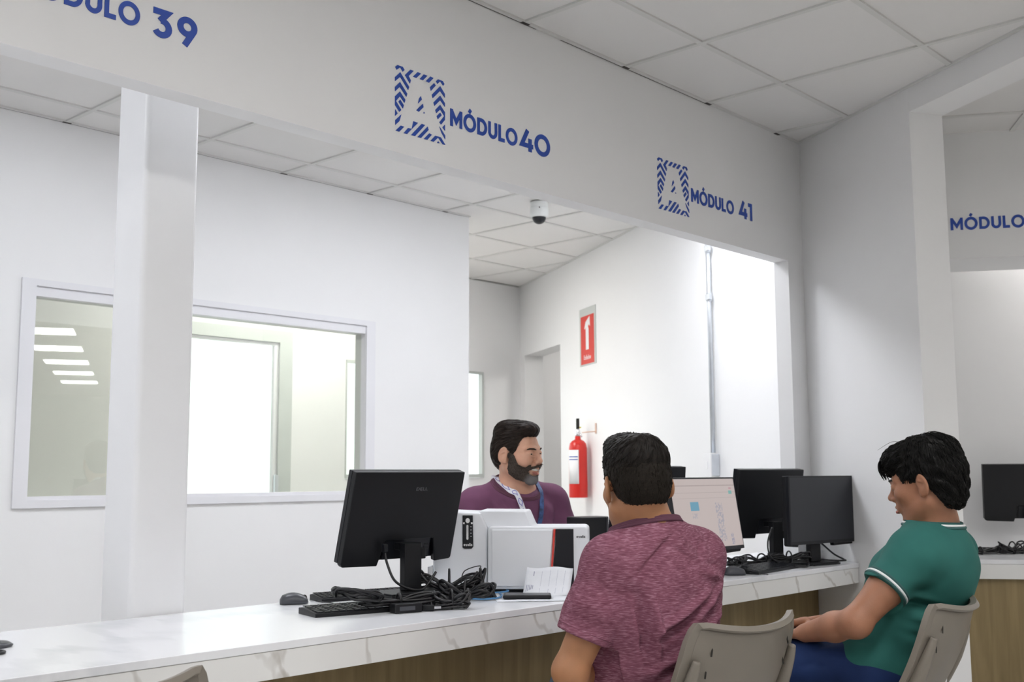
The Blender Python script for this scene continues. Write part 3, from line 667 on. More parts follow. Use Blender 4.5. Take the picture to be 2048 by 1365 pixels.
def cable_thing(label, build, m=None, group=None, name='cable_bundle', cat='cable'):
    bm = bmesh.new(); build(bm); o = obj(name, bm, m or M['cable'], None, smooth=True); return meta(o, label, cat, group)
zc = CT+.004
cable_thing('wide flat coil of black cable in front of the nearest monitor, by its keyboard', lambda b: (coil(b, (2.135, 2.585, zc+.018), .070, .050, -.5, 6, 3, .0046, .040), fig8(b, (2.255, 2.535, zc+.016), .12, .045, -.40, 4, 5, .0044, .034)))
cable_thing('tall tied hank of black cable between the nearest monitor and the printer', lambda b: (fig8(b, (2.585, 2.66, zc+.01), .11, .06, -.75, 8, 11, .0046, .085), fig8(b, (2.60, 2.60, zc), .095, .055, -.9, 6, 12, .0046, .06), tube(b, spline([(2.58, 2.60, zc+.05), (2.615, 2.62, zc+.085), (2.665, 2.60, zc+.10), (2.655, 2.59, zc+.085), (2.61, 2.58, zc+.03)]), .0018, 5)))
cable_thing('small knotted black cable hank at the front, below the tall hank', lambda b: (fig8(b, (2.395, 2.455, zc), .055, .05, -.6, 8, 21, .0038, .055), fig8(b, (2.33, 2.475, zc), .09, .02, -.5, 3, 22, .0034, .02)))
t = thing('monitor_cable', 'black power cord hanging from the nearest monitor down to its stand', 'cable', (2.40, 2.70, CT+.18))
bm = bmesh.new(); tube(bm, [tuple(V(p)-V((2.40, 2.70, CT+.18))) for p in spline([(2.375, 2.737, .905), (2.375, 2.725, .87), (2.385, 2.70, .82), (2.425, 2.675, .793), (2.47, 2.665, .79), (2.50, 2.665, .81), (2.53, 2.665, .84)])], .0042, 8); obj('cord', bm, M['cable'], t, smooth=True)
bm = bmesh.new(); boxl(bm, (-.033, .030, -.022), (-.017, .046, .004)); obj('plug', bm, M['black_sat'], t, bevel=.003)
t = thing('power_plug', 'black two-prong plug lying at the counter front below the monitor', 'plug', (2.325, 2.465, CT+.001), math.radians(-40))
bm = bmesh.new(); prism(bm, [(-.03, -.008), (0, -.014), (.006, -.014), (.006, .014), (0, .014), (-.03, .008)], 0, .018); obj('body', bm, M['black'], t, bevel=.003)
for s in (-1, 1):
    bm = bmesh.new(); boxl(bm, (.006, s*.007-.0008, .006), (.026, s*.007+.0008, .013)); obj('prong', bm, M['chrome'], t)
t = thing('power_adapter', 'small black adapter block under the coiled cables', 'adapter', (2.25, 2.497, CT), math.radians(-16))
bm = bmesh.new(); boxl(bm, (-.045, -.02, 0), (.045, .02, .028)); obj('housing', bm, M['black'], t, bevel=.004)
bm = bmesh.new(); boxl(bm, (-.03, -.0206, .008), (.02, -.0198, .02)); obj('rating_label', bm, M['grey_dark'], t)
cable_thing('blue network cable curving out behind the black cables', lambda b: (tube(b, spline([(2.58, 2.80, zc+.03), (2.62, 2.76, zc+.012), (2.63, 2.66, zc+.002), (2.60, 2.56, zc+.002), (2.66, 2.52, zc+.002), (2.73, 2.56, zc+.002), (2.78, 2.62, zc+.002)]), .003, 6), tube(b, spline([(2.60, 2.58, zc+.003), (2.68, 2.57, zc+.003), (2.72, 2.63, zc+.003), (2.83, 2.63, zc+.003), (2.86, 2.66, zc+.003)]), .0028, 6)), M['bluecord'], name='network_cable')

# papers and phone
t = thing('document', 'creased white form leaning up against the white printer', 'paper', (2.86, 2.46, CT+.002))
bm = bmesh.new(); nx, nz = 12, 8; U = V((.60, -.80, 0)); vs = {}
for i in range(nx+1):
    for j in range(nz+1):
        u = i/nx; v = j/nz
        p = V((-.055, .075, 0))+U*(u*.155+v*.012)+V((.026, .02, 0))*(v**.8)*1.4+V((0, 0, .088*v+.003*math.sin(u*8+v*3)))
        p += V((-.012, -.009, 0))*max(0, .3-v)*3
        vs[i, j] = bm.verts.new(p)
for i in range(nx):
    for j in range(nz): bm.faces.new((vs[i, j], vs[i+1, j], vs[i+1, j+1], vs[i, j+1]))
o = obj('sheet', bm, M['paper'], t, smooth=True); so = o.modifiers.new('thickness', 'SOLIDIFY'); so.thickness = .0006
bm = bmesh.new(); rnd = random.Random(4)
def onsheet(u, v, e=.0012):
    p = V((-.055, .075, 0))+U*(u*.155+v*.012)+V((.026, .02, 0))*(v**.8)*1.4+V((0, 0, .088*v+.003*math.sin(u*8+v*3)))
    p += V((-.012, -.009, 0))*max(0, .3-v)*3
    return p+V((-.8, -.6, .1))*e
def patch(u0, u1, v0, v1):
    q = [bm.verts.new(onsheet(u, v)) for u, v in ((u0, v0), (u1, v0), (u1, v1), (u0, v1))]; bm.faces.new(q)
for k in range(5): patch(.05+k*.032, .062+k*.032, .12+.02*k, .34)
patch(.16, .175, .70, .88)
for u in (.34, .52, .68, .84): 
    for j in range(8): patch(u, u+.004, .1+j*.1, .19+j*.1)
obj('print', bm, M['ink'], t)
t = thing('paper_stack', 'thin white sheets lying under the phone at the counter edge', 'paper', (2.79, 2.46, CT+.0005))
for k, (dx, dy, a) in enumerate(((0, 0, -.72), (.05, -.02, -.55))):
    bm = bmesh.new(); Rm = rmtx((dx, dy, .0008+k*.001), a)
    for i in range(8): 
        pass
    boxl(bm, (-.14, -.105, 0), (.14, .105, .0007), Rm); obj('sheet', bm, M['paper'], t)
t = thing('phone', 'black smartphone in a thick case lying on the papers', 'phone', (2.745, 2.462, CT+.0035), math.radians(-48))
bm = bmesh.new(); boxl(bm, (-.078, -.038, 0), (.078, .038, .013)); obj('case', bm, M['black'], t, bevel=.005, seg=3)
bm = bmesh.new(); boxl(bm, (-.07, -.0325, .0131), (.07, .0325, .0135)); obj('screen', bm, M['black_sat'], t)
bm = bmesh.new(); boxl(bm, (.02, -.0375, .003), (.034, -.0368, .008)); obj('port', bm, M['chrome'], t)

# bits at the left end
t = thing('cable_grommet', 'round dark cap on the counter at the left edge', 'cap', (1.152, 2.755, CT))
bm = bmesh.new(); lathe(bm, [(.001, .0), (.052, 0), (.055, .004), (.046, .010), (.02, .013), (.001, .013)], 40); obj('cap', bm, M['grey_dark'], t, smooth=True)
bm = bmesh.new(); boxl(bm, (-.03, -.012, .0125), (.012, .0, .0138)); obj('slot', bm, M['slot'], t)
cable_thing('dark loop of cord lying below the round cap at the left edge', lambda b: tube(b, [(1.105+.033*math.cos(a/20*PI), 2.635+.026*math.sin(a/20*PI), CT+.004) for a in range(40)], .0035, 8, closed=True), name='cord_loop')

# far cluster
cable_thing('tangle of black cable between the far monitors', lambda b: (fig8(b, (4.10, 2.50, zc+.02), .11, .05, .3, 5, 31, .004, .035), fig8(b, (4.40, 2.56, zc), .13, .06, -.2, 7, 32, .004, .05), fig8(b, (4.46, 2.46, zc+.012), .10, .05, -.5, 5, 33, .004, .05), tube(b, spline([(4.34, 2.47, .92), (4.30, 2.47, .86), (4.30, 2.46, .80), (4.36, 2.44, .76)]), .004, 6), tube(b, spline([(4.42, 2.36, zc+.004), (4.36, 2.38, zc+.005), (4.40, 2.34, zc+.004), (4.52, 2.40, zc+.02)]), .0038, 6)))
cable_thing('black cord looping out beside the switched-off screen', lambda b: (tube(b, spline([(4.66, 2.47, .82), (4.70, 2.47, .855), (4.74, 2.45, .835), (4.80, 2.42, .785), (4.83, 2.385, zc+.006), (4.80, 2.37, zc+.004), (4.74, 2.41, zc+.006), (4.66, 2.50, zc+.02)]), .0042, 7)))
cable_thing('black cables and adapter heaped on the right-edge counter', lambda b: [fig8(b, tuple(OB+UB*u+NB*v+V((0, 0, zc))), l, wd, -1.0+k*.3, 5, 41+k, .004, h) for k, (u, v, l, wd, h) in enumerate(((-.02, .34, .10, .04, .03), (.10, .30, .09, .05, .035), (.26, .36, .08, .05, .06), (.36, .28, .1, .05, .05)))])
P = OB+UB*.10+NB*.46; keyboard(P.x, P.y, math.atan2(UB.y, UB.x), 'black keyboard on the right-edge counter behind the cable heap')

# ================================================================= WALL FITTINGS
def onwall(t, off, z): return tuple(sl(t, off, z))
AZ = math.atan2(d_.y, d_.x)
# fire extinguisher hanging on the slanted wall
te = (V((6.42, 5.15, 0))-FB).dot(d_)
t = thing('fire_extinguisher', 'red fire extinguisher hanging on the slanted wall', 'fire extinguisher', onwall(te-.02, -.085, .985), AZ)
bm = bmesh.new(); lathe(bm, [(.001, 0), (.066, 0), (.068, .008), (.066, .36), (.060, .392), (.042, .412), (.022, .422), (.020, .445), (.001, .446)], 36); obj('cylinder', bm, M['red'], t, smooth=True)
bm = bmesh.new()
_rr, rings = .0695, []
for k in range(11):
    a = math.radians(88+k*7.5); rings.append([bm.verts.new((_rr*math.cos(a), _rr*math.sin(a), z)) for z in (.10, .345)])
for a, b in zip(rings, rings[1:]): bm.faces.new((a[0], b[0], b[1], a[1]))
lb = obj('label', bm, M['white'], t, smooth=True); sm_ = lb.modifiers.new('thickness', 'SOLIDIFY'); sm_.thickness = .0012
bm = bmesh.new()
for z0, z1 in ((.272, .278), (.292, .298)):
    for k in range(8):
        a0 = math.radians(93+k*8); a1 = math.radians(93+k*8+8); r2 = .0709
        bm.faces.new([bm.verts.new((r2*math.cos(a), r2*math.sin(a), z)) for a, z in ((a0, z0), (a1, z0), (a1, z1), (a0, z1))])
obj('label_print', bm, M['blue'], lb)
bm = bmesh.new(); lathe(bm, [(.001, .44), (.018, .44), (.020, .46), (.015, .485), (.012, .50), (.001, .50)], 16); obj('valve', bm, M['chrome'], t, smooth=True)
bm = bmesh.new(); boxl(bm, (-.012, -.01, .50), (.012, .01, .575)); obj('handle', bm, M['slot'], t, bevel=.004)
bm = bmesh.new(); boxl(bm, (.01, -.03, .505), (.018, -.0, .515)); obj('tag', bm, M['yellow'], t)
bm = bmesh.new(); tube(bm, [(-.0, .0, .462), (-.03, -.012, .455), (-.04, -.015, .44)], .006, 8); obj('gauge', bm, M['chrome'], t, smooth=True)
t = thing('extinguisher_bracket', 'small copper coloured wall hook beside the extinguisher neck', 'bracket', onwall(te-.17, -.002, 1.46), AZ)
bm = bmesh.new(); boxl(bm, (-.012, 0, -.015), (.012, .004, .06)); obj('plate', bm, M['brass'], t, bevel=.001)
bm = bmesh.new(); tube(bm, [(0, .004, 0), (0, .05, -.003), (.08, .075, -.005)], .004, 8); obj('hook', bm, M['brass'], t, smooth=True)
# extinguisher sign
ts0 = (V((6.482, 5.259, 0))-FB).dot(d_); ts1 = (V((6.324, 4.98, 0))-FB).dot(d_); sc = (ts0+ts1)/2; SW = (ts0-ts1)
t = thing('wall_sign', 'red Extintor sign with a white extinguisher picture above the fire extinguisher', 'sign', onwall(sc, -.001, 2.17), AZ)
bm = bmesh.new(); boxl(bm, (-SW/2, 0, -.215), (SW/2, .004, .215)); obj('back_plate', bm, M['alu_grey'], t, bevel=.001)
bm = bmesh.new(); boxl(bm, (-SW/2+.03, .004, -.205), (SW/2-.03, .0055, .155)); obj('red_field', bm, M['signred'], t)
# picture: seen from the module side, reading direction is -x local
bm = bmesh.new(); mm = Matrix(((-1, 0, 0, 0), (0, 0, 1, .0056), (0, 1, 0, 0), (0, 0, 0, 1)))
prism(bm, [(-.028, -.10), (.028, -.10), (.028, .05), (.018, .072), (.034, .085), (.058, .068), (.05, .145), (.02, .132), (-.03, .108), (-.055, .06), (-.04, .055), (-.018, .072), (-.028, .05)], 0, .001, mm); bm.normal_update(); bmesh.ops.triangulate(bm, faces=[f for f in bm.faces if len(f.verts) > 4])
obj('picture', bm, M['white'], t)
bm = bmesh.new(); lettering(bm, 'Extintor', (.07, .0056, -.172), (-1, 0, 0), (0, 0, 1), (0, 1, 0), .034, .14, t=.001, sw=.15); obj('caption', bm, M['white'], t)
# conduit with boxes
tc_ = (V((5.447, 3.435, 0))-FB).dot(d_)
t = thing('conduit', 'galvanised conduit running down the slanted wall to a switch box', 'conduit', onwall(tc_, -.022, 1.27), AZ)
bm = bmesh.new(); tube(bm, [(0, 0, 0), (0, 0, CZ-1.27-.002)], .0135, 14); obj('pipe', bm, M['steel'], t, smooth=True)
for z in (.865, 1.15):
    bm = bmesh.new(); lathe(bm, [(.0145, z), (.0175, z+.002), (.0175, z+.05), (.0145, z+.052)], 16); boxl(bm, (-.034, .0, z+.01), (.012, .018, z+.04)) ; obj('clamp', bm, M['steel'], t, smooth=False)
t = thing('switch_box', 'grey metal switch box with a white side plate under the conduit', 'switch', onwall(tc_, -.028, 1.20), AZ)
bm = bmesh.new(); boxl(bm, (-.036, -.026, -.06), (.036, .026, .062)); obj('box', bm, M['steel'], t, bevel=.003)
bm = bmesh.new(); boxl(bm, (-.042, .026, -.064), (.042, .034, .066)); obj('cover_plate', bm, M['white'], t, bevel=.002)
bm = bmesh.new(); boxl(bm, (-.012, .034, -.02), (.012, .038, .022)); obj('rocker', bm, M['white'], t, bevel=.001)
# dome camera on the ceiling of the corridor
t = thing('security_camera', 'white dome camera hanging from the ceiling behind the header', 'camera', (4.975, 4.345, CZ-.008))
bm = bmesh.new(); lathe(bm, [(.001, 0), (.053, 0), (.054, -.035), (.001, -.035)], 36); obj('base', bm, M['dome_white'], t, smooth=False, bevel=.002)
bm = bmesh.new(); lathe(bm, [(.001, -.036), (.056, -.036), (.056, -.078), (.049, -.092), (.040, -.094), (.001, -.094)], 36); obj('housing', bm, M['dome_white'], t, bevel=.002)
bm = bmesh.new(); lathe(bm, [(.042*math.cos(a/10*PI/2), -.094-.040*math.sin(a/10*PI/2)) for a in range(10)]+[(.001, -.134)], 32); obj('dome', bm, M['black_sat'], t, smooth=True)
bm = bmesh.new(); lathe(bm, [(.001, 0), (.004, 0), (.004, .003), (.001, .003)], 10, rmtx((-.040, -.038, -.042), 0, PI/2)); obj('screw', bm, M['slot'], t)

# ================================================================= CHAIRS
def chair(label, x, y, rz, sticker=False, group='taupe plastic visitor chairs'):
    t = thing('visitor_chair', label, 'chair', (x, y, 0), rz, group)
    def S(u, v):
        wd = .232*(1-.05*(1-v)-.10*v**3-.05*max(0, v-.85)/.15); e = abs(u)**2.2
        return V((wd*u, -.155-.135*v-.015*math.sin(PI*v)+.060*e, .475+.292*v+.022*e*v))
    nu, nv = 24, 16; bm = bmesh.new(); g = {}
    for i in range(nu+1):
        for j in range(nv+1):
            u = -1+2*i/nu; v = j/nv
            cu = u*(1-.04*max(0, v-.86)/.14*0); g[i, j] = bm.verts.new(S(cu*.985, v*.985))
    for i in range(nu):
        for j in range(nv): bm.faces.new((g[i, j], g[i+1, j], g[i+1, j+1], g[i, j+1]))
    o = obj('backrest', bm, M['chair'], t, smooth=True); s = o.modifiers.new('thickness', 'SOLIDIFY'); s.thickness = .010; s.offset = 0
    # rim: wide band wrapping backwards round sides and top
    bm = bmesh.new(); path = [(-1, v/14) for v in range(0, 14)]+[(-1, .95), (-.975, .99)]+[(-1+2*k/18, 1.0) for k in range(1, 18)]+[(.975, .99), (1, .95)]+[(1, v/14) for v in range(13, -1, -1)]
    ring = []
    for u, v in path:
        p = S(u, v); side = min(1, max(0, (abs(u)-.90)/.1)) * (1 if v < .97 else .5)
        wdt = .030*side+.011*(1-side); sg = 1 if u > 0 else -1
        out = V((sg*side, 0, 1-side)).normalized() if (side or 1) else V((0, 0, 1))
        back = V((0, -1, 0))
        a = p+out*.004+V((0, .008, 0)); b = p+out*.007-V((0, .010, 0)); c = p-out*wdt*.55-V((0, .018, 0)); dd = p-out*wdt-V((0, .010, 0)); e_ = p-out*wdt+V((0, .001, 0))
        ring.append([bm.verts.new(q) for q in (a, b, c, dd, e_)])
    for A, B in zip(ring, ring[1:]):
        for k in range(5): bm.faces.new((A[k], A[(k+1) % 5], B[(k+1) % 5], B[k]))
    bm.faces.new(ring[0]); bm.faces.new(ring[-1][::-1])
    obj('rim', bm, M['chair'], t, bevel=.003)
    # side uprights of the shell behind the panel
    for sg in (-1, 1):
        bm = bmesh.new(); pts = [S(sg*.90, v)+V((0, -.020, 0)) for v in (0, .2, .4, .6, .72)]
        pts = [V((sg*.200, -.13, .43))]+pts
        tube(bm, spline(pts, 5), .016, 10, radii=[.020-.012*max(0, (i-15)/11) for i in range(26)]); obj('upright', bm, M['chair'], t, smooth=True)
    for sg in (-1, 1):
        for v in (.62, .80):
            bm = bmesh.new(); p = S(sg*.72, v)+V((0, -.0075, 0)); boxl(bm, (-.002, -.001, -.011), (.002, .001, .011), rmtx(p, 0, 0, -sg*.25)); obj('slot', bm, M['slot'], t)
    if sticker:
        bm = bmesh.new(); boxl(bm, (-.013, -.001, -.011), (.013, .0008, .011), rmtx(S(.35, .20)+V((0, -.0075, 0)), 0, .1)); obj('sticker', bm, M['white'], t)
    bm = bmesh.new(); g = {}
    for i in range(17):
        for j in range(17):
            u = -1+i/8; v = j/16; e = abs(u)**3
            g[i, j] = bm.verts.new((.225*u*(1-.1*v), -.20+.43*v, .45+.018*e-.02*math.sin(PI*v)*(1-e)-.035*max(0, v-.8)**1*4*.5+.03*max(0, .15-v)/.15))
    for i in range(16):
        for j in range(16): bm.faces.new((g[i, j], g[i+1, j], g[i+1, j+1], g[i, j+1]))
    o = obj('seat', bm, M['chair'], t, smooth=True); s = o.modifiers.new('thickness', 'SOLIDIFY'); s.thickness = .012; s.offset = -1
    for sx in (-1, 1):
        for y0, y1 in ((-.15, -.22), (.15, .20)):
            bm = bmesh.new(); tube(bm, spline([(sx*.19, y0, .425), (sx*.195, (y0*2+y1)/3, .3), (sx*.215, y1, .012)]), .011, 10); l = obj('leg', bm, M['steel'], t, smooth=True)
            bm = bmesh.new(); lathe(bm, [(.001, 0), (.015, 0), (.014, .03), (.001, .03)], 14, Matrix.Translation((sx*.215, y1, 0))); obj('foot_cap', bm, M['slot'], l, smooth=True)
    bm = bmesh.new()
    for sx in (-1, 1): tube(bm, [(sx*.19, -.15, .425), (sx*.19, .15, .425)], .011, 10)
    for yy in (-.12, .12): tube(bm, [(-.19, yy, .424), (.19, yy, .424)], .009, 10)
    obj('under_frame', bm, M['steel'], t, smooth=True)
    return t
CHA = (2.566, 1.765, math.radians(-6)); CHC = (3.268, 1.538, math.radians(8))
chair('taupe plastic chair under the man in the heather shirt', *CHA)
chair('taupe plastic chair with a small white sticker under the man in green', *CHC, sticker=True)
chair('empty taupe plastic chair, only its top corner showing at the bottom left', 1.035, 2.185, math.radians(-4))
# ================================================================= SCULPTED SURFACES
def axis(lo, hi, base, fine=()):
    out = [lo]; 
    while out[-1] < hi:
        x = out[-1]; h = base
        for a, b, hh in fine:
            if a-hh <= x <= b: h = min(h, hh)
        out.append(x+h)
    return np.array(out, dtype=np.float32)
def rotm(az=0, pitch=0, roll=0):
    """columns: right, forward, up. az clockwise from +Y, pitch nods down, roll leans to the right"""
    return np.array(Matrix.Rotation(-az, 3, 'Z') @ Matrix.Rotation(-pitch, 3, 'X') @ Matrix.Rotation(roll, 3, 'Y'))
class Field:
    def __init__(s, lo, hi, base, fine=((), (), ())):
        s.ax = [axis(lo[i], hi[i], base, fine[i]) for i in range(3)]
        s.D = np.full([len(a) for a in s.ax], .06, np.float32); s.R = np.eye(3); s.t = np.zeros(3); s.s = 1.0
    def like(s):
        f = Field.__new__(Field); f.ax = s.ax; f.D = np.full(s.D.shape, .06, np.float32); f.R, f.t, f.s = s.R, s.t, s.s; return f
    def frame(s, R=None, t=(0, 0, 0), sc=1.0): s.R = np.eye(3) if R is None else np.asarray(R); s.t = np.asarray(t, float); s.s = sc; return s
    def W(s, p): return s.R @ (np.asarray(p, float)*s.s)+s.t
    def box(s, lo, hi):
        sl_ = []
        for i in range(3):
            a = int(np.searchsorted(s.ax[i], lo[i])); b = int(np.searchsorted(s.ax[i], hi[i])); sl_.append(slice(max(a-1, 0), min(b+1, len(s.ax[i]))))
        return tuple(sl_)
    def grid(s, b): return [s.ax[0][b[0]][:, None, None], s.ax[1][b[1]][None, :, None], s.ax[2][b[2]][None, None, :]]
    def comb(s, b, d, k, op):
        A = s.D[b]
        if op == 'u':
            if k > 0: h = np.maximum(k-np.abs(A-d), 0)/k; A = np.minimum(A, d)-h*h*k*.25
            else: A = np.minimum(A, d)
        elif op == 's':
            d = -d
            if k > 0: h = np.maximum(k-np.abs(A-d), 0)/k; A = np.maximum(A, d)+h*h*k*.25
            else: A = np.maximum(A, d)
        s.D[b] = A
    def cap(s, a, b, ra, rb=None, k=.02, op='u'):
        rb = ra if rb is None else rb; a = s.W(a); b = s.W(b); ra *= s.s; rb *= s.s; m = max(ra, rb)+k+.02
        bx_ = s.box(np.minimum(a, b)-m, np.maximum(a, b)+m); X, Y, Z = s.grid(bx_); v = b-a; L = max(float(v@v), 1e-9)
        t = np.clip(((X-a[0])*v[0]+(Y-a[1])*v[1]+(Z-a[2])*v[2])/L, 0, 1)
        d = np.sqrt((X-a[0]-t*v[0])**2+(Y-a[1]-t*v[1])**2+(Z-a[2]-t*v[2])**2)-(ra+(rb-ra)*t)
        s.comb(bx_, d, k, op)
    def chain(s, pts, rs, k=.02):
        for i in range(len(pts)-1): s.cap(pts[i], pts[i+1], rs[i], rs[i+1], k)
    def loc(s, X, Y, Z, c, R):
        x, y, z = X-c[0], Y-c[1], Z-c[2]
        return [x*R[0, i]+y*R[1, i]+z*R[2, i] for i in range(3)]
    def ell(s, c, r, k=.02, op='u', R=None):
        RR = s.R if R is None else s.R @ np.asarray(R); c = s.W(c); r = np.asarray(r, float)*s.s; m = max(r)+k+.02
        bx_ = s.box(c-m, c+m); X, Y, Z = s.grid(bx_); x, y, z = s.loc(X, Y, Z, c, RR)
        k0 = np.sqrt((x/r[0])**2+(y/r[1])**2+(z/r[2])**2)+1e-6; k1 = np.sqrt((x/r[0]**2)**2+(y/r[1]**2)**2+(z/r[2]**2)**2)+1e-6
        s.comb(bx_, k0*(k0-1)/k1, k, op)
    def plane(s, p, n, k=0, within=None):
        """keep the side the normal points away from"""
        p = s.W(p); n = s.R @ np.asarray(n, float); n = n/np.linalg.norm(n)
        bx_ = (slice(None),)*3
        if within: c, m = s.W(within[0]), within[1]*s.s; bx_ = s.box(c-m, c+m)
        X, Y, Z = s.grid(bx_); d = (X-p[0])*n[0]+(Y-p[1])*n[1]+(Z-p[2])*n[2]; s.D[bx_] = np.maximum(s.D[bx_], d)
    def fold(s, a, b, r, h, ig=None, taper=True):
        a = s.W(a); b = s.W(b); m = max(r*3, .03); lo = np.minimum(a, b)-m; hi = np.maximum(a, b)+m
        if ig is not None: g_ = s.R @ np.asarray(ig, float); g_ = g_/np.linalg.norm(g_); lo -= .09; hi += .09
        bx_ = s.box(lo, hi); X, Y, Z = s.grid(bx_); v = b-a; x, y, z = X-a[0], Y-a[1], Z-a[2]
        if ig is not None:
            q = x*g_[0]+y*g_[1]+z*g_[2]; x, y, z = x-q*g_[0], y-q*g_[1], z-q*g_[2]; v = v-g_*(v@g_)
        L = max(float(v@v), 1e-9); t = np.clip((x*v[0]+y*v[1]+z*v[2])/L, 0, 1)
        d2 = (x-t*v[0])**2+(y-t*v[1])**2+(z-t*v[2])**2; w_ = np.exp(-d2/(r*r))
        if taper: w_ = w_*(.25+.75*np.sin(np.pi*np.clip(t, .04, .96)))
        if ig is not None: w_ = w_*np.exp(-(q/.085)**4)
        s.D[bx_] -= (h*w_).astype(np.float32)
    def disp(s, fn):
        X, Y, Z = s.grid((slice(None),)*3); idx = np.where(np.abs(s.D) < .02)
        s.D[idx] -= fn(s.ax[0][idx[0]], s.ax[1][idx[1]], s.ax[2][idx[2]]).astype(np.float32)
    def lmask(s, fn, shell):
        """apply D = fn(D, x, y, z) with local head coordinates inside the narrow band"""
        idx = np.where(np.abs(s.D) < shell); P = np.stack([s.ax[i][idx[i]] for i in range(3)], 1)-s.t; Q = (P @ s.R)/s.s
        s.D[idx] = fn(s.D[idx], Q[:, 0], Q[:, 1], Q[:, 2]).astype(np.float32)
    def mesh(s, name, off=(0, 0, 0)):
        D = s.D; n = D.shape; S = D < 0
        a = S[:-1, :-1, :-1]; cnt = np.zeros(a.shape, np.uint8)
        for i in (0, 1):
            for j in (0, 1):
                for k in (0, 1): cnt += S[i:n[0]-1+i, j:n[1]-1+j, k:n[2]-1+k]
        act = (cnt > 0) & (cnt < 8); I, J, K = np.where(act); N = len(I)
        ids = np.full(a.shape, -1, np.int32); ids[I, J, K] = np.arange(N)
        cv = {}; 
        for i in (0, 1):
            for j in (0, 1):
                for k in (0, 1): cv[i, j, k] = D[I+i, J+j, K+k]
        cx_ = [s.ax[0][I], s.ax[0][I+1]], [s.ax[1][J], s.ax[1][J+1]], [s.ax[2][K], s.ax[2][K+1]]
        acc = np.zeros((N, 3)); num = np.zeros(N)
        cor = list(cv)
        for p in cor:
            for ax_ in range(3):
                if p[ax_] == 0:
                    q = list(p); q[ax_] = 1; q = tuple(q); v0, v1 = cv[p], cv[q]; cr = (v0 < 0) != (v1 < 0)
                    t = np.where(cr, v0/np.where(cr, v0-v1, 1), 0)
                    for c in range(3):
                        base = cx_[c][p[c]]; 
                        val = base+(cx_[c][1]-cx_[c][0])*t if c == ax_ else base
                        acc[:, c] += np.where(cr, val, 0)
                    num += cr
        V_ = acc/num[:, None]-np.asarray(off)
        quads = []
        for ax_ in range(3):
            sl0 = [slice(None)]*3; sl1 = [slice(None)]*3; sl0[ax_] = slice(0, -1); sl1[ax_] = slice(1, None)
            s0 = S[tuple(sl0)]; s1 = S[tuple(sl1)]; E = s0 != s1
            e = list(np.where(E)); o1, o2 = [(1, 2), (2, 0), (0, 1)][ax_]
            ok = (e[o1] > 0) & (e[o2] > 0) & (e[o1] < n[o1]-1) & (e[o2] < n[o2]-1); e = [x[ok] for x in e]; ins = s0[tuple(e)]
            def cell(d1, d2):
                q = [x.copy() for x in e]; q[o1] -= d1; q[o2] -= d2; return ids[tuple(q)]
            Q = np.stack([cell(0, 0), cell(1, 0), cell(1, 1), cell(0, 1)], 1); Q[~ins] = Q[~ins][:, ::-1]; quads.append(Q)
        Q = np.concatenate(quads); Q = Q[(Q >= 0).all(1)]
        me = bpy.data.meshes.new(name); me.vertices.add(N); me.vertices.foreach_set('co', V_.astype(np.float32).ravel())
        me.loops.add(len(Q)*4); me.loops.foreach_set('vertex_index', Q.astype(np.int32).ravel()); me.polygons.add(len(Q))
        me.polygons.foreach_set('loop_start', np.arange(0, len(Q)*4, 4, dtype=np.int32)); me.polygons.foreach_set('loop_total', np.full(len(Q), 4, np.int32))
        me.update(calc_edges=True); me.validate(); me.polygons.foreach_set('use_smooth', np.ones(len(me.polygons), bool)); me.update()
        return me
def build(f, name, m, parent, off, smooth=1):
    o = obj(name, f.mesh(name, off), m, parent)
    if smooth: sm = o.modifiers.new('smooth', 'SMOOTH'); sm.iterations = smooth; sm.factor = .5
    return o

# ---------------------------------------------------------------- skin, cloth and hair materials
def skin(name, c, red=.0):
    mt = mat(name, c, .5, var=.07, vscale=22, bump=.18, bscale=420, spec=.4, sss=.12); return mt
def heather():
    mt = bpy.data.materials.new('heather_plum_jersey'); mt.use_nodes = True; nt = mt.node_tree; b = nt.nodes['Principled BSDF']; N = nt.nodes.new; L = nt.links.new
    tc = N('ShaderNodeTexCoord'); mp = N('ShaderNodeMapping'); mp.inputs['Scale'].default_value = (55, 55, 520); mp.inputs['Rotation'].default_value = (.05, .12, 0); L(tc.outputs['Object'], mp.inputs[0])
    n = N('ShaderNodeTexNoise'); n.inputs['Scale'].default_value = 1; n.inputs['Detail'].default_value = 3; n.inputs['Distortion'].default_value = .5; L(mp.outputs[0], n.inputs['Vector'])
    n2 = N('ShaderNodeTexNoise'); n2.inputs['Scale'].default_value = 9; n2.inputs['Detail'].default_value = 3; L(tc.outputs['Object'], n2.inputs['Vector'])
    r = N('ShaderNodeValToRGB'); e = r.color_ramp.elements; e[0].position = .33; e[1].position = .72; e[0].color = (.145, .045, .070, 1); e[1].color = (.37, .19, .25, 1)
    m_ = e.new(.52); m_.color = (.215, .080, .118, 1)
    L(n.outputs['Fac'], r.inputs[0])
    mx = N('ShaderNodeMixRGB'); mx.blend_type = 'SOFT_LIGHT'; mx.inputs[0].default_value = .5; L(r.outputs[0], mx.inputs[1]); L(n2.outputs['Fac'], mx.inputs[2]); L(mx.outputs[0], b.inputs['Base Color'])
    b.inputs['Roughness'].default_value = .85; b.inputs['Specular IOR Level'].default_value = .2
    bp = N('ShaderNodeBump'); bp.inputs['Strength'].default_value = .25; bp.inputs['Distance'].default_value = .001; L(n.outputs['Fac'], bp.inputs['Height']); L(bp.outputs[0], b.inputs['Normal'])
    return mt
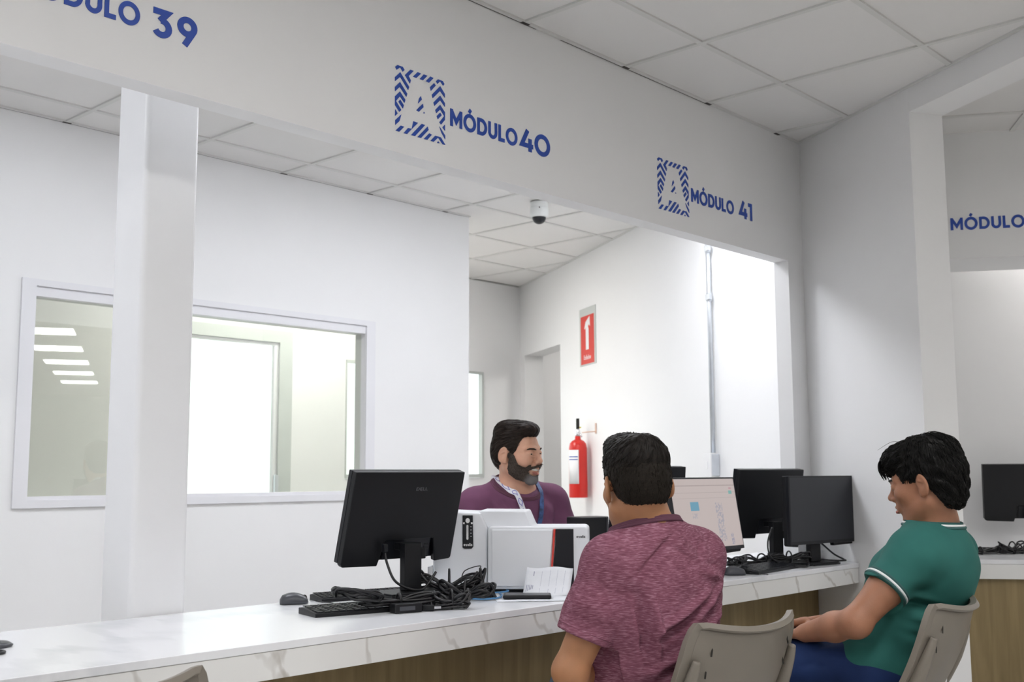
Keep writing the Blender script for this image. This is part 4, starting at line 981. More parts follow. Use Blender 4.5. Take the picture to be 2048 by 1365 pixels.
def hairmat(name, c, c2, sc=(260, 40, 60), rough=.42):
    mt = bpy.data.materials.new(name); mt.use_nodes = True; nt = mt.node_tree; b = nt.nodes['Principled BSDF']; N = nt.nodes.new; L = nt.links.new
    tc = N('ShaderNodeTexCoord'); mp = N('ShaderNodeMapping'); mp.inputs['Scale'].default_value = sc; L(tc.outputs['Object'], mp.inputs[0])
    n = N('ShaderNodeTexNoise'); n.inputs['Scale'].default_value = 1; n.inputs['Detail'].default_value = 4; n.inputs['Distortion'].default_value = 1.0; L(mp.outputs[0], n.inputs['Vector'])
    r = N('ShaderNodeValToRGB'); r.color_ramp.elements[0].position = .35; r.color_ramp.elements[1].position = .7; r.color_ramp.elements[0].color = c+(1,); r.color_ramp.elements[1].color = c2+(1,)
    L(n.outputs['Fac'], r.inputs[0]); L(r.outputs[0], b.inputs['Base Color']); b.inputs['Roughness'].default_value = rough; b.inputs['Specular IOR Level'].default_value = .16
    bp = N('ShaderNodeBump'); bp.inputs['Strength'].default_value = .5; bp.inputs['Distance'].default_value = .002; L(n.outputs['Fac'], bp.inputs['Height']); L(bp.outputs[0], b.inputs['Normal'])
    return mt
def beardmat(*a):
    mt = hairmat(*a); nt = mt.node_tree; b = nt.nodes['Principled BSDF']; N = nt.nodes.new; L = nt.links.new
    src = b.inputs['Base Color'].links[0].from_socket
    tc = N('ShaderNodeTexCoord'); d = N('ShaderNodeVectorMath'); d.operation = 'DISTANCE'; d.inputs[1].default_value = CHIN; L(tc.outputs['Object'], d.inputs[0])
    rr = N('ShaderNodeValToRGB'); rr.color_ramp.elements[0].position = .022; rr.color_ramp.elements[1].position = .045; rr.color_ramp.elements[0].color = (.75, .75, .75, 1); rr.color_ramp.elements[1].color = (0, 0, 0, 1)
    L(d.outputs['Value'], rr.inputs[0]); mx = N('ShaderNodeMixRGB'); mx.inputs[2].default_value = (.23, .22, .22, 1); L(rr.outputs[0], mx.inputs[0]); L(src, mx.inputs[1]); L(mx.outputs[0], b.inputs['Base Color'])
    return mt
CHIN = tuple(rotm(math.radians(172), math.radians(4), math.radians(3)) @ (np.array((.012, .078, -.105))*1.045)+np.array((3.466, 3.157, 1.238))-np.array((3.50, 3.26, 0)))
M['skinA'] = skin('tan_skin', (.40, .19, .095)); M['skinB'] = skin('light_tan_skin', (.60, .33, .225)); M['skinC'] = skin('brown_skin', (.36, .165, .095))
M['lips'] = mat('lip_skin', (.42, .14, .11), .45, var=.05); M['teeth'] = mat('teeth', (.85, .82, .75), .25, var=.02)
M['eye'] = mat('eye_white', (.75, .72, .68), .15, var=.02); M['iris'] = mat('dark_iris', (.03, .018, .01), .1, var=.05)
M['heather'] = heather(); M['plum'] = mat('plum_jersey', (.155, .060, .115), .8, bump=.2, bscale=900, var=.08, vscale=14, spec=.2)
M['plum_rib'] = mat('plum_rib_knit', (.12, .05, .075), .85, bump=.3, bscale=700, var=.1, spec=.2)
M['teal'] = mat('teal_jersey', (.030, .140, .122), .8, bump=.2, bscale=900, var=.07, vscale=12, spec=.2)
M['white_knit'] = mat('white_knit_stripe', (.78, .80, .80), .8, bump=.2, bscale=900, var=.03)
M['teal_rib'] = mat('dark_teal_rib', (.035, .105, .10), .85, bump=.3, bscale=700, var=.05)
M['navy'] = mat('navy_cotton', (.011, .028, .098), .8, bump=.25, bscale=700, var=.12, vscale=10, spec=.25)
M['denim'] = mat('light_blue_denim', (.13, .19, .30), .85, bump=.4, bscale=500, var=.15, vscale=30)
M['hairA'] = hairmat('short_black_hair', (.004, .0035, .003), (.020, .015, .012), (420, 420, 120), .5)
M['fade'] = hairmat('faded_short_hair', (.005, .004, .003), (.024, .018, .013), (500, 500, 500), .65)
M['hairB'] = hairmat('dark_brown_hair', (.006, .004, .003), (.035, .022, .016), (90, 90, 420), .4)
M['beard'] = beardmat('dark_grey_beard', (.018, .013, .010), (.105, .082, .068), (520, 520, 260), .7)
M['hairC'] = hairmat('thick_black_hair', (.0025, .0025, .0025), (.012, .011, .010), (300, 60, 90), .45)
M['gold'] = mat('thin_gold_chain', (.6, .5, .35), .3, metal=.8, var=.05)
M['lanyard'] = mat('white_lanyard_webbing', (.80, .80, .86), .6, var=.02); M['lanyard_print'] = mat('violet_lanyard_print', (.06, .05, .42), .6, var=.04)
M['lanyard_blue'] = mat('blue_patterned_webbing', (.035, .075, .20), .6, var=.6, vscale=60)

# ---------------------------------------------------------------- head
def head(F, R, t, sc, smile=0, jaw=1.0, heavy=0):
    F.frame(R, t, sc)
    F.ell((0, -.014, .036), (.0745, .096, .086), .02)
    F.ell((0, -.045, .01), (.066, .062, .07), .03)
    F.ell((0, .030, -.010), (.060, .060, .078), .03)
    F.ell((0, .022, -.062), (.056+.004*heavy, .056, .040), .03)
    F.ell((0, .052, -.086), (.030*jaw+.004*heavy, .030, .024), .025)
    F.ell((0, .070, -.098), (.016, .014, .012), .018)
    for s in (-1, 1):
        F.ell((s*.040, .058, -.018), (.024, .024, .020), .025)                     # cheekbone
        F.cap((s*.012, .088, .023), (s*.046, .070, .026), .009, .007, .014)          # brow
        F.ell((s*.032, .094, .006), (.017, .014, .011), .012, 's')                   # socket
        F.cap((s*.056, -.005, -.05), (s*.030, .05, -.092), .016, .014, .02)           # jaw edge
    F.cap((0, .088, .016), (0, .104, -.016), .0075, .009, .014)                      # nose
    F.ell((0, .107, -.022), (.0115, .012, .0105), .008)
    for s in (-1, 1):
        F.ell((s*.0125, .097, -.028), (.0080, .010, .0075), .007)
        F.ell((s*.007, .103, -.0345), (.0035, .005, .003), .003, 's')
        F.ell((s*.032, .076, .007), (.0155, .0145, .0135), .005)                     # lid bulge
    m = .3*smile
    F.ell((0, .080, -.052), (.028, .018, .022), .014)
    for s in (-1, 1):
        F.cap((0, .0975, -.0525), (s*(.020+.008*smile), .086-.006*smile, -.0555+.006*smile), .0055, .003, .006)
        F.cap((0, .0955, -.0645-.007*smile), (s*(.018+.007*smile), .086-.006*smile, -.060+.004*smile), .0068, .003, .006)
        if smile: F.cap((s*.022, .088, -.030), (s*.040, .070, -.050), .004, .004, .012, 's'); F.ell((s*.042, .066, -.030), (.020, .020, .016), .014)
    if smile:
        F.cap((-.023, .0925, -.0565), (.023, .0925, -.0565), .0062, .0062, .004, 's'); F.cap((-.014, .0945, -.062), (.014, .0945, -.062), .0055, .0055, .004, 's')
    else: F.cap((-.022, .102, -.0590), (.022, .102, -.0590), .0024, .0024, .004, 's')
    F.cap((-.012, .092, -.077), (.012, .092, -.077), .004, .004, .010, 's')
    for s in (-1, 1):                                                                # ears
        Re = np.array(Matrix.Rotation(s*.40, 3, 'Z') @ Matrix.Rotation(-.18, 3, 'X'))
        F.ell((s*.0825, -.014, -.001), (.0075, .0195, .0325), .006, 'u', Re)
        F.ell((s*.0790, -.007, -.025), (.0065, .0095, .0115), .006, 'u', Re)
        F.ell((s*.0905, -.011, .003), (.0055, .0115, .0190), .004, 's', Re)
        F.cap((s*.0850, -.006, .012), (s*.0870, -.018, .006), .003, .003, .003)
def eyes(parent, R, t, sc, off, smile=0, look=(0, 0)):
    for s in (-1, 1):
        bm = bmesh.new(); c = R @ (np.array((s*.032, .0775, .0065))*sc)+t-off
        bmesh.ops.create_uvsphere(bm, u_segments=20, v_segments=14, radius=.0134*sc, matrix=Matrix.Translation(c)); e = obj('eye', bm, M['eye'], parent, smooth=True)
        bm = bmesh.new(); g_ = R @ (np.array((s*.032+look[0]*.0045, .0842, .0066+look[1]*.0025))*sc)+t-off
        bmesh.ops.create_uvsphere(bm, u_segments=14, v_segments=10, radius=.0075*sc, matrix=Matrix.Translation(g_)); obj('iris', bm, M['iris'], e, smooth=True)
def lids(F, open_=.5):
    for s in (-1, 1):
        F.ell((s*.032, .0775, .0068), (.0152, .0150, .0142), .003)
        F.ell((s*.0325, .093, .0052), (.0125, .0075, .0014+.0040*open_), .0015, 's')
def hand(F, wrist, fdir, pn, thumb, curl=.5, sc=1.0):
    """fdir finger direction, pn palm normal (towards what it holds), thumb: side the thumb leaves from"""
    F.frame(); wrist = np.asarray(wrist, float); f = np.asarray(fdir, float); f /= np.linalg.norm(f); p = np.asarray(pn, float); p -= f*(p@f); p /= np.linalg.norm(p)
    s = np.cross(f, p); s = s if s@np.asarray(thumb, float) > 0 else -s
    for k_, (o_, l) in enumerate(((.026, .085), (.009, .090), (-.009, .086), (-.026, .078))):
        a = wrist+f*.012*sc+s*o_*.65*sc; b = wrist+f*l*sc+s*o_*1.05*sc; F.cap(a, b, .0135*sc, .0105*sc, .012)
    for k_, (o_, l0, ln) in enumerate(((.028, .088, .072), (.010, .093, .080), (-.010, .089, .074), (-.028, .079, .058))):
        q = wrist+f*l0*sc+s*o_*sc; d = f.copy(); rr = .0085 if k_ < 3 else .0075
        for j in range(3):
            an = curl*(.55+.35*j)*(1+.08*k_); d2 = f*math.cos(curl*(.5+.75*j))+p*math.sin(curl*(.5+.75*j)); q2 = q+d2*ln*sc*(.45, .31, .24)[j]
            F.cap(q, q2, rr*sc*(1-.08*j), rr*sc*(.94-.08*j), .004); q = q2
    q = wrist+f*.025*sc+s*.026*sc+p*.006*sc
    for ln, r, mix in ((.040, .0125, .75), (.032, .0105, .45), (.026, .0090, .25)):
        d2 = f*(1-mix*.6)+s*mix+p*.35*curl; d2 /= np.linalg.norm(d2); q2 = q+d2*ln*sc; F.cap(q, q2, r*sc, r*.9*sc, .006); q = q2
def strands(name, m, parent, R, t, sc, off, n, fn, seed, seg=6, r=.0011, sides=4):
    """fn(rnd) -> list of local head points"""
    rnd = random.Random(seed); bm = bmesh.new()
    for i in range(n):
        P = fn(rnd)
        if not P: continue
        P = [V(R @ (np.array(p)*sc)+t-off) for p in P]; P = spline(P, 7); N = len(P)
        tube(bm, P, r, sides, radii=[r*sc*(.25+.75*math.sin(PI*min(.93, max(.12, (j+.6)/(N+.2))))) for j in range(N)])
    o = obj(name, bm, m, parent, smooth=True); o['kind'] = 'stuff'; return o

def sdf_at(F, p):
    ix = [int(np.clip(np.searchsorted(F.ax[i], p[i]), 1, len(F.ax[i])-2)) for i in range(3)]; i, j, k = ix
    g_ = np.array(((F.D[i+1, j, k]-F.D[i-1, j, k])/(F.ax[0][i+1]-F.ax[0][i-1]), (F.D[i, j+1, k]-F.D[i, j-1, k])/(F.ax[1][j+1]-F.ax[1][j-1]), (F.D[i, j, k+1]-F.D[i, j, k-1])/(F.ax[2][k+1]-F.ax[2][k-1])))
    dd = F.D[i, j, k]+g_@(np.array(p)-np.array((F.ax[0][i], F.ax[1][j], F.ax[2][k])))
    return float(dd), g_/max(np.linalg.norm(g_), 1e-6)
def surf_strands(name, m, parent, F, hobj, off, n, flow, seed, ln=(.04, .07), r=.0016, lift=.0015, keep=None, tip=0):
    """locks combed along the sculpted hair surface"""
    rd = random.Random(seed); bm = bmesh.new(); vs_ = hobj.data.vertices; done = 0; tries = 0
    while done < n and tries < n*6:
        tries += 1
        p = np.array(vs_[rd.randrange(len(vs_))].co)+off; q = F.R.T @ (p-F.t)/F.s
        if keep and not keep(q): continue
        L_ = rd.uniform(*ln); st = 7; P = []; jit = np.array([rd.uniform(-.14, .14) for _ in range(3)]); bad = False
        for k in range(st):
            dd, g_ = sdf_at(F, p)
            if abs(dd) > .02: break
            p = p-g_*dd; P.append(p+g_*(lift*(.3+1.1*math.sin(PI*k/st))+tip*(k/st)**3))
            q = F.R.T @ (p-F.t)/F.s; fl = F.R @ (np.array(flow(q))+jit*(1+.0*k)); fl = fl-g_*(fl@g_); nf = np.linalg.norm(fl)
            if nf < .05: break
            p = p+fl/nf*L_/st
        if len(P) < 4: continue
        P = spline([V(a-off) for a in P], 2); N = len(P)
        tube(bm, P, r, 4, radii=[r*max(.12, math.sin(PI*min(1, (j+.8)/(N*.62)))**.8 if j < N*.31 else 1-((j-N*.31)/(N*.69))**1.6*.9) for j in range(N)]); done += 1
    o = obj(name, bm, m, parent, smooth=True); o['kind'] = 'stuff'; return o
def ringfit(F, c, e1, e2, n=56, out=.0015, rmax=.15, r0=.05):
    c = np.asarray(c, float); R_ = []
    for k in range(n):
        a = 2*PI*k/n; dr = np.asarray(e1)*math.cos(a)+np.asarray(e2)*math.sin(a); rr = rmax
        while rr > r0 and sdf_at(F, c+dr*rr)[0] > 0: rr -= .001
        R_.append(rr)
    R_ = np.array(R_); med = np.median(R_); R_ = np.clip(R_, med*.90, med*1.13)
    for _ in range(14): R_ = (np.roll(R_, 1)+R_*2+np.roll(R_, -1))/4
    return [c+(np.asarray(e1)*math.cos(2*PI*k/n)+np.asarray(e2)*math.sin(2*PI*k/n))*(R_[k]+out) for k in range(n)]
def person(label, root):
    return thing('person', label, 'person', (root[0], root[1], 0)), np.array((root[0], root[1], 0.0))
def norm(v): v = np.asarray(v, float); return v/np.linalg.norm(v)

# ================================================================= MAN IN THE HEATHER SHIRT (back to the viewer)
def man_heather():
    T, off = person('man in a heather plum t-shirt seated with his back to the viewer, black short hair', (2.47, 1.85))
    f = norm((.163, .987, 0)); r = norm((.987, -.163, 0)); up = np.array((0, 0, 1.)); f2 = norm((.64, .77, 0))
    shL = np.array((2.308, 1.780, .922)); shR = np.array((2.622, 1.726, .925)); C = (shL+shR)/2
    hc = np.array((2.400, 1.765, 1.118)); HR = rotm(math.radians(31), math.radians(2), math.radians(-3)); hs = 1.05
    elL = np.array((2.222, 1.850, .658)); wrL = np.array((2.49, 1.98, .585)); elR = shR+r*.03+f*.07-up*.25; wrR = elR+f*.20-r*.10-up*.02
    nb = np.array((2.425, 1.762, 1.02)); pel = np.array((2.49, 1.83, .56))
    lo = (1.98, 1.45, 0); hi = (2.95, 2.62, 1.30)
    F = Field(lo, hi, .0065, (((2.29, 2.52, .0030),), ((1.64, 1.90, .0030),), ((.98, 1.30, .0030), (.55, .70, .0048))))
    F.frame()
    F.chain([pel, pel*.5+C*.5-up*.03, C-up*.03], [.12, .115, .12], .05); F.chain([shL, C, shR], [.05, .07, .05], .05)
    for s, sh, el, wr in ((-1, shL, elL, wrL), (1, shR, elR, wrR)):
        F.chain([sh, (sh+el)/2+np.array((0, -.008, 0)), el], [.054, .050, .043], .02); F.ell(tuple(el+np.array((-.004, -.012, -.004))), (.036, .036, .036), .02)
        F.chain([el, el*.65+wr*.35, wr], [.043, .040, .027], .02)
        F.chain([pel+r*s*.09-up*.02, pel+r*s*.12+f2*.43-up*.05, pel+r*s*.12+f2*.47-up*.44], [.080, .060, .045], .03)
        hand(F, wr, f-r*s*.35, -up+r*s*(-.1), up*.2-r*s, .5); F.frame()
        F.cap(pel+r*s*.12+f2*.46-up*.46, pel+r*s*.12+f2*.60-up*.50, .04, .035, .02)
    F.chain([nb-up*.06, nb+up*.01, hc-HR[:, 1]*.018-up*.045], [.066, .061, .063], .03)
    F.cap(nb-up*.015-f*.02, shL*.7+C*.3+up*.02, .045, .03, .05); F.cap(nb-up*.015-f*.02, shR*.7+C*.3+up*.02, .045, .03, .05)
    F.fold(nb+(-.05, -.06, -.0), nb+(.05, -.07, -.0), .004, -.0022, taper=True); F.fold(nb+(-.04, -.06, .022), nb+(.05, -.065, .018), .004, -.0015)
    head(F, HR, hc, hs, heavy=1); lids(F); F.frame()
    build(F, 'body', M['skinA'], T, off, 1)
    eyes(T, HR, hc, hs, off)
    # hair
    H = F.like().frame(HR, hc, hs)
    H.ell((0, -.014, .036), (.0785, .101, .0905), .01); H.ell((0, -.045, .006), (.0700, .0665, .076), .02)
    def msk(D, x, y, z):
        zl = np.interp(y, [-.12, -.08, -.05, -.033, -.026, .012, .018, .034, .046, .09, .125], [-.044, -.044, -.040, -.030, .018, .020, .002, .002, .05, .076, .085])
        return np.maximum(D, (zl-z)*.6)
    H.lmask(msk, .05); H.disp(lambda x, y, z: .0012*np.sin(x*900+3*np.sin(z*400))*np.sin(y*800+z*500))
    fb = build(H, 'faded_hair', M['fade'], T, off, 1)
    surf_strands('short_hairs', M['fade'], T, H, fb, off, 1300, lambda q: (q[0]*3, (q[1]+.05)*2, -1), 17, (.008, .016), .0008, .0004)
    H = F.like().frame(HR, hc, hs)
    H.ell((0, -.004, .062), (.0772, .0985, .070), .01); H.ell((-.004, .045, .105), (.052, .058, .034), .02); H.ell((0, -.052, .065), (.068, .060, .062), .02)
    H.lmask(lambda D, x, y, z: np.maximum(D, (np.interp(y, [-.12, -.09, -.05, .04, .10], [-.012, -.008, .012, .045, .078])-z)*.5), .06)
    H.disp(lambda x, y, z: .0016*np.sin(x*260+y*90)*np.sin(y*180+2*np.sin(x*90)))
    hb = build(H, 'hair', M['hairA'], T, off, 1)
    surf_strands('hair_strands', M['hairA'], T, H, hb, off, 900, lambda q: (q[0]*9+(q[1]+.055)*3, (q[1]+.055)*9-q[0]*3, -.25), 7, (.016, .034), .0010, .0008)
    # shirt
    S = Field((2.0, 1.48, .42), (2.92, 2.06, 1.10), .0045); S.frame()
    tor = np.stack([r, f, up], 1); dR = lambda a=0: tor
    def te(c, rad, k=.06): S.ell(c, rad, k, 'u', tor)
    te(pel+up*.02+f*.0, (.175, .140, .13)); te(pel+up*.12-f*.01, (.168, .138, .13)); te(C-up*.19+f*.0, (.178, .135, .16)); te(C-up*.08-f*.012, (.196, .125, .13)); te(C-up*.01-f*.016, (.165, .098, .075))
    for sgn, sh in ((-1, shL), (1, shR)):
        S.cap(C-f*.012+up*.055+r*sgn*.03, sh+up*.012, .060, .062, .05)
        el = elL if sgn < 0 else elR
        m1 = sh*.24+el*.76
        S.ell(tuple(sh-up*.005), (.070, .070, .066), .04)
        S.chain([sh, sh*.6+el*.4, m1], [.071, .071, .073], .022)
    S.cap(nb-up*.055-f*.012, nb-up*.008-f*.006, .088, .076, .05)
    # cuffs: cut the sleeves square to the arm
    for sgn, sh, el in ((-1, shL, elL), (1, shR, elR)):
        d = norm(el-sh); c = sh*.31+el*.69
        S.plane(c, d, within=(c+d*.06+r*sgn*.0, .085)) if sgn < 0 else S.plane(c, d, within=(c+d*.07+r*.03, .075))
    # neck opening
    S.plane(nb+up*.002-f*.0, norm(up*.95+f*.29), within=(nb+up*.10, .16))
    bk = -f+r*0
    rd = random.Random(5)
    def fw_(u, v, d=-.12): return C+r*u+up*v+f*d
    for a, b, rr, h in (((-.15, -.02), (-.03, .075), .010, -.006), ((-.155, -.07), (-.115, -.25), .012, -.009), ((-.13, -.05), (-.10, -.28), .012, .007),
        ((-.13, -.17), (.06, -.07), .011, .006), ((-.13, -.20), (.03, -.11), .012, -.006), ((-.12, -.27), (.14, -.12), .013, .006), ((-.12, -.30), (.10, -.17), .012, -.006),
        ((-.10, -.37), (.15, -.24), .013, .006), ((-.08, -.41), (.12, -.30), .012, -.006), ((-.13, -.33), (-.02, -.29), .011, .006), ((-.13, -.36), (-.03, -.345), .010, -.006), ((.02, -.02), (.16, -.05), .014, .004), ((.05, .0), (.15, -.02), .010, -.003),
        ((-.07, .055), (.02, .0), .009, -.003), ((.02, .0), (.09, .055), .009, -.003), ((.0, -.14), (.14, -.06), .014, .004), ((-.02, -.45), (.13, -.36), .012, .006)):
        S.fold(fw_(*a), fw_(*b), rr*.85, h*2.4, ig=f)
    dl = norm(elL-shL)
    for q in range(7):
        c = shL+dl*(.04+.024*q); S.fold(c+r*-.06+f*(-.04+.01*q), c+r*.05-f*.06+dl*(.02-.012*(q % 3)), .008, (.008 if q % 2 else -.008))
    S.fold(shL+up*.03-f*.07+r*.012, shL-up*.10-f*.075+r*.045, .0045, -.0035); S.fold(shL+up*.075-f*.0+r*.05, shL+up*.01-f*.075+r*.02, .004, -.003)
    S.fold(C+up*.075-r*.08-f*.03, shL+up*.055-f*.06, .0035, .0020)
    S.disp(lambda x, y, z: .0016*np.sin(z*55+x*28+2*np.sin(x*17+z*9))+.0010*np.sin(x*70-z*35+y*40))
    build(S, 'shirt', M['heather'], T, off, 3)
    # ribbed collar and cuffs
    ax2 = norm(f+up*-.30); e3 = np.cross(r, ax2)
    for dz, rr in ((-.005, .0046), (-.010, .0044), (-.015, .0042)):
        bm = bmesh.new(); tube(bm, [tuple(p-off) for p in ringfit(S, nb+up*.004+e3*dz*abs(e3[2])/e3[2], r, ax2, out=.0002)], rr, 7, closed=True); obj('collar', bm, M['plum_rib'], T, smooth=True)
    for k_, (sh, el) in enumerate(((shL, elL), (shR, elR))):
        dl = norm(el-sh); c = sh*.31+el*.69; e1 = norm(np.cross(dl, up)); e2 = np.cross(dl, e1)
        bm = bmesh.new(); tube(bm, [tuple(p-off) for p in ringfit(S, c-dl*.018, e1, e2, rmax=.085, out=-.0005)], .0022, 6, closed=True); obj('hem_seam', bm, M['heather'], T, smooth=True)
    # jeans
    P = Field((2.15, 1.6, .05), (2.95, 2.55, .68), .008); P.frame()
    P.ell(pel-up*.01+f*.0, (.175, .145, .10), .05, 'u', tor)
    for s in (-1, 1): P.chain([pel+r*s*.09-up*.02, pel+r*s*.12+f2*.43-up*.05, pel+r*s*.12+f2*.47-up*.43], [.092, .076, .066], .03)
    for q in range(6): c = pel+f2*(.08+.05*q)+up*.08; P.fold(c-r*.19, c-r*.02, .010, .005*(-1)**q)
    build(P, 'jeans', M['denim'], T, off, 1)
    for s in (-1, 1):
        bm = bmesh.new(); c = pel+r*s*.12+f2*.55-off; c[2] = .05; mt_ = Matrix.Translation(c) @ Matrix.Rotation(-math.atan2(f[0], f[1]), 4, 'Z') @ Matrix.Diagonal((.05, .14, .05, 1))
        bmesh.ops.create_uvsphere(bm, u_segments=20, v_segments=12, radius=1, matrix=mt_); obj('shoe', bm, M['black'], T, smooth=True)
man_heather()

# ================================================================= CASHIER (faces the viewer's right)
def cashier():
    T, off = person('smiling bearded man in a plum t-shirt and lanyards seated behind the white printer', (3.50, 3.26))
    az = math.radians(196); f = np.array((math.sin(az), math.cos(az), 0)); r = np.array((math.cos(az), -math.sin(az), 0)); up = np.array((0, 0, 1.))
    C = np.array((3.515, 3.225, 1.035)); shR = C+r*.185-up*.01; shL = C-r*.185+up*.0
    hc = np.array((3.466, 3.157, 1.238)); HR = rotm(math.radians(172), math.radians(4), math.radians(3)); hs = 1.045
    nb = np.array((3.490, 3.190, 1.118)); pel = np.array((3.53, 3.30, .58))
    elR = shR+r*.07+f*.06-up*.26; elL = shL-r*.08+f*.10-up*.24; wrR = elR+f*.16-r*.06-up*.0; wrL = elL+f*.14+r*.06-up*.01
    elR[2] = max(elR[2], .80)-.06; elL[2] = .76
    wrR = np.array((elR[0]+.02, 3.10, .80)); wrL = np.array((elL[0]-.06, 3.12, .80))
    F = Field((3.0, 2.85, 0), (4.05, 3.62, 1.42), .0065, (((3.33, 3.60, .0028),), ((3.02, 3.30, .0028),), ((1.06, 1.40, .0028), (.70, .84, .0048))))
    F.frame(); F.chain([pel, pel*.5+C*.5, C-up*.03], [.12, .12, .12], .05); F.chain([shL, C, shR], [.05, .07, .05], .05)
    for s, sh, el, wr in ((1, shR, elR, wrR), (-1, shL, elL, wrL)):
        F.chain([sh, el], [.052, .042], .02); F.chain([el, wr], [.042, .027], .02); hand(F, wr, f*1.0+up*.0-r*s*.5, -up, -r*s, .45); F.frame()
        k = pel+r*s*.12+f*.30-up*.03; F.chain([pel+r*s*.09, k, k-up*.42-f*.05], [.085, .06, .045], .03); F.cap(k-up*.47-f*.05, k-up*.49+f*.12, .04, .035, .02)
    F.chain([nb-up*.07+f*.0, nb, hc-HR[:, 1]*.014-up*.045], [.066, .064, .066], .03)
    F.cap(nb-up*.03, shL*.6+C*.4+up*.02, .045, .03, .05); F.cap(nb-up*.03, shR*.6+C*.4+up*.02, .045, .03, .05)
    head(F, HR, hc, hs, smile=1, heavy=1); lids(F, .14)
    for s in (-1, 1):
        F.cap((s*.020, .0915, -.004), (s*.044, .080, -.006), .0045, .004, .006); F.fold((s*.052, .066, .004), (s*.064, .050, .012), .003, -.0015); F.fold((s*.052, .066, -.002), (s*.064, .050, -.004), .003, -.0015)
    for s in (-1, 1): F.fold((s*.020, .094, .0145), (s*.046, .084, .0145), .0022, -.0016)
    for z in (.048, .060): F.fold((-.03, .082, z), (.03, .082, z), .003, -.001)
    skinD = F.D.copy(); F.frame()
    o = build(F, 'body', M['skinB'], T, off, 1)
    eyes(T, HR, hc, hs, off, 1, (.3, -.3))
    # teeth and lips
    bm = bmesh.new()
    tube(bm, [tuple(HR @ (np.array((x, .0915-abs(x)**2*14, -.0580+abs(x)*.16))*hs)+hc-off) for x in np.linspace(-.025, .025, 13)], .0050*hs, 8); obj('teeth', bm, M['teeth'], T, smooth=True)
    bm = bmesh.new()
    tube(bm, [tuple(HR @ (np.array((x, .0975-abs(x)**1.6*6.5, -.0735+abs(x)*.34))*hs)+hc-off) for x in np.linspace(-.024, .024, 13)], .0052*hs, 8, radii=[.0052*hs*(.35+.65*math.sin(PI*(k+.5)/13)) for k in range(13)]); obj('lips', bm, M['lips'], T, smooth=True)
    # beard: grown from the skin surface
    B = F.like().frame(HR, hc, hs); B.D = skinD-.0042
    def bmask(D, x, y, z):
        ax_ = np.abs(x)
        top = np.interp(y, [-.02, .012, .030, .048, .075, .09], [.0, .010, -.002, -.036, -.048, -.0355])
        top = np.where((y > .074) & (ax_ < .034), -.0375-ax_*.25, top)
        m1 = z-top
        mouth = .0178-np.sqrt((x*.50)**2+((z+.0655)*1.0)**2)
        mouth = np.where((y > .070), mouth, -1)
        bot = (-.108-np.interp(y, [-.02, .03, .07], [-.055, -.012, 0]))-z
        back = (.006-y)
        return np.maximum.reduce([D, m1*.8, mouth, bot*.7, back*.7])
    B.lmask(bmask, .03); B.ell((0, .066, -.100), (.030, .026, .020), .012); B.D = np.where(B.D > .05, B.D, B.D)
    B.disp(lambda x, y, z: .0012*np.sin(x*1300+z*500)*np.sin(z*1100+y*700))
    bo = build(B, 'beard', M['beard'], T, off, 0)
    rd = random.Random(2); vs_ = bo.data.vertices; bm = bmesh.new(); dn = V(HR @ np.array((0, .25, -1)))
    for k in range(1500):
        v = vs_[rd.randrange(len(vs_))]; n_v = v.normal; q = v.co; tdir = (dn-n_v*dn.dot(n_v)).normalized()+n_v*rd.uniform(.15, .5)+V((rd.uniform(-.3, .3),)*3)
        ln = rd.uniform(.004, .008); tube(bm, [q-n_v*.001, q+tdir*ln*.5, q+tdir*ln+dn*.0008], .0005, 3, radii=[.0007, .0006, .0002])
    ho = obj('beard_hairs', bm, M['beard'], T, smooth=True); ho['kind'] = 'stuff'
    bm = bmesh.new()
    for s in (-1, 1): tube(bm, [tuple(HR @ (np.array((s*x, y, z))*hs)+hc-off) for x, y, z in ((.014, .0970, .0225), (.026, .0945, .0260), (.040, .0855, .0265), (.052, .0715, .0215))], .004, 8, radii=[.0028, .0036, .0031, .0015]); 
    obj('eyebrows', bm, M['hairB'], T, smooth=True)
    # hair
    H = F.like().frame(HR, hc, hs)
    H.ell((0, -.013, .036), (.0790, .099, .0905), .01); H.ell((0, -.046, .004), (.0735, .0700, .080), .02)
    zmask = lambda y: np.interp(y, [-.12, -.08, -.05, -.036, -.030, .008, .014, .034, .046, .060, .095], [-.075, -.075, -.066, -.05, .016, .018, -.006, -.006, .045, .080, .094])
    H.lmask(lambda D, x, y, z: np.maximum(D, (zmask(y)-z)*.6), .05)
    H.ell((0, .010, .098), (.060, .085, .034), .02); H.ell((0, .046, .106), (.044, .032, .018), .02); H.ell((0, -.045, .088), (.062, .060, .044), .02)
    H.disp(lambda x, y, z: .0015*np.sin(x*330+y*60)*np.cos(y*40))
    hb = build(H, 'hair', M['hairB'], T, off, 1)
    surf_strands('hair_strands', M['hairB'], T, H, hb, off, 1300, lambda q: (q[0]*2, -1, -.25-2*max(0, .06-q[2])*4), 9, (.035, .065), .0009, .0008)
    # shirt
    S = Field((3.05, 2.95, .48), (4.0, 3.50, 1.14), .0050); S.frame(); tor = np.stack([r, f, up], 1)
    te = lambda c, rad, k=.06: S.ell(c, rad, k, 'u', tor)
    te(pel+up*.04, (.18, .15, .12)); te(C-up*.22+f*.0, (.185, .155, .17)); te(C-up*.09+f*.0, (.195, .135, .14)); te(C-up*.02, (.165, .10, .08))
    for s, sh, el in ((1, shR, elR), (-1, shL, elL)):
        S.cap(C+up*.055+r*s*.04, sh+up*.008, .055, .060, .05); S.ell(tuple(sh), (.070, .070, .068), .04); S.chain([sh, sh*.4+el*.6, sh*.25+el*.75], [.070, .070, .070], .025)
        d = norm(el-sh); c = sh*.32+el*.68; S.plane(c, d, within=(c+d*.07+r*s*.05, .085))
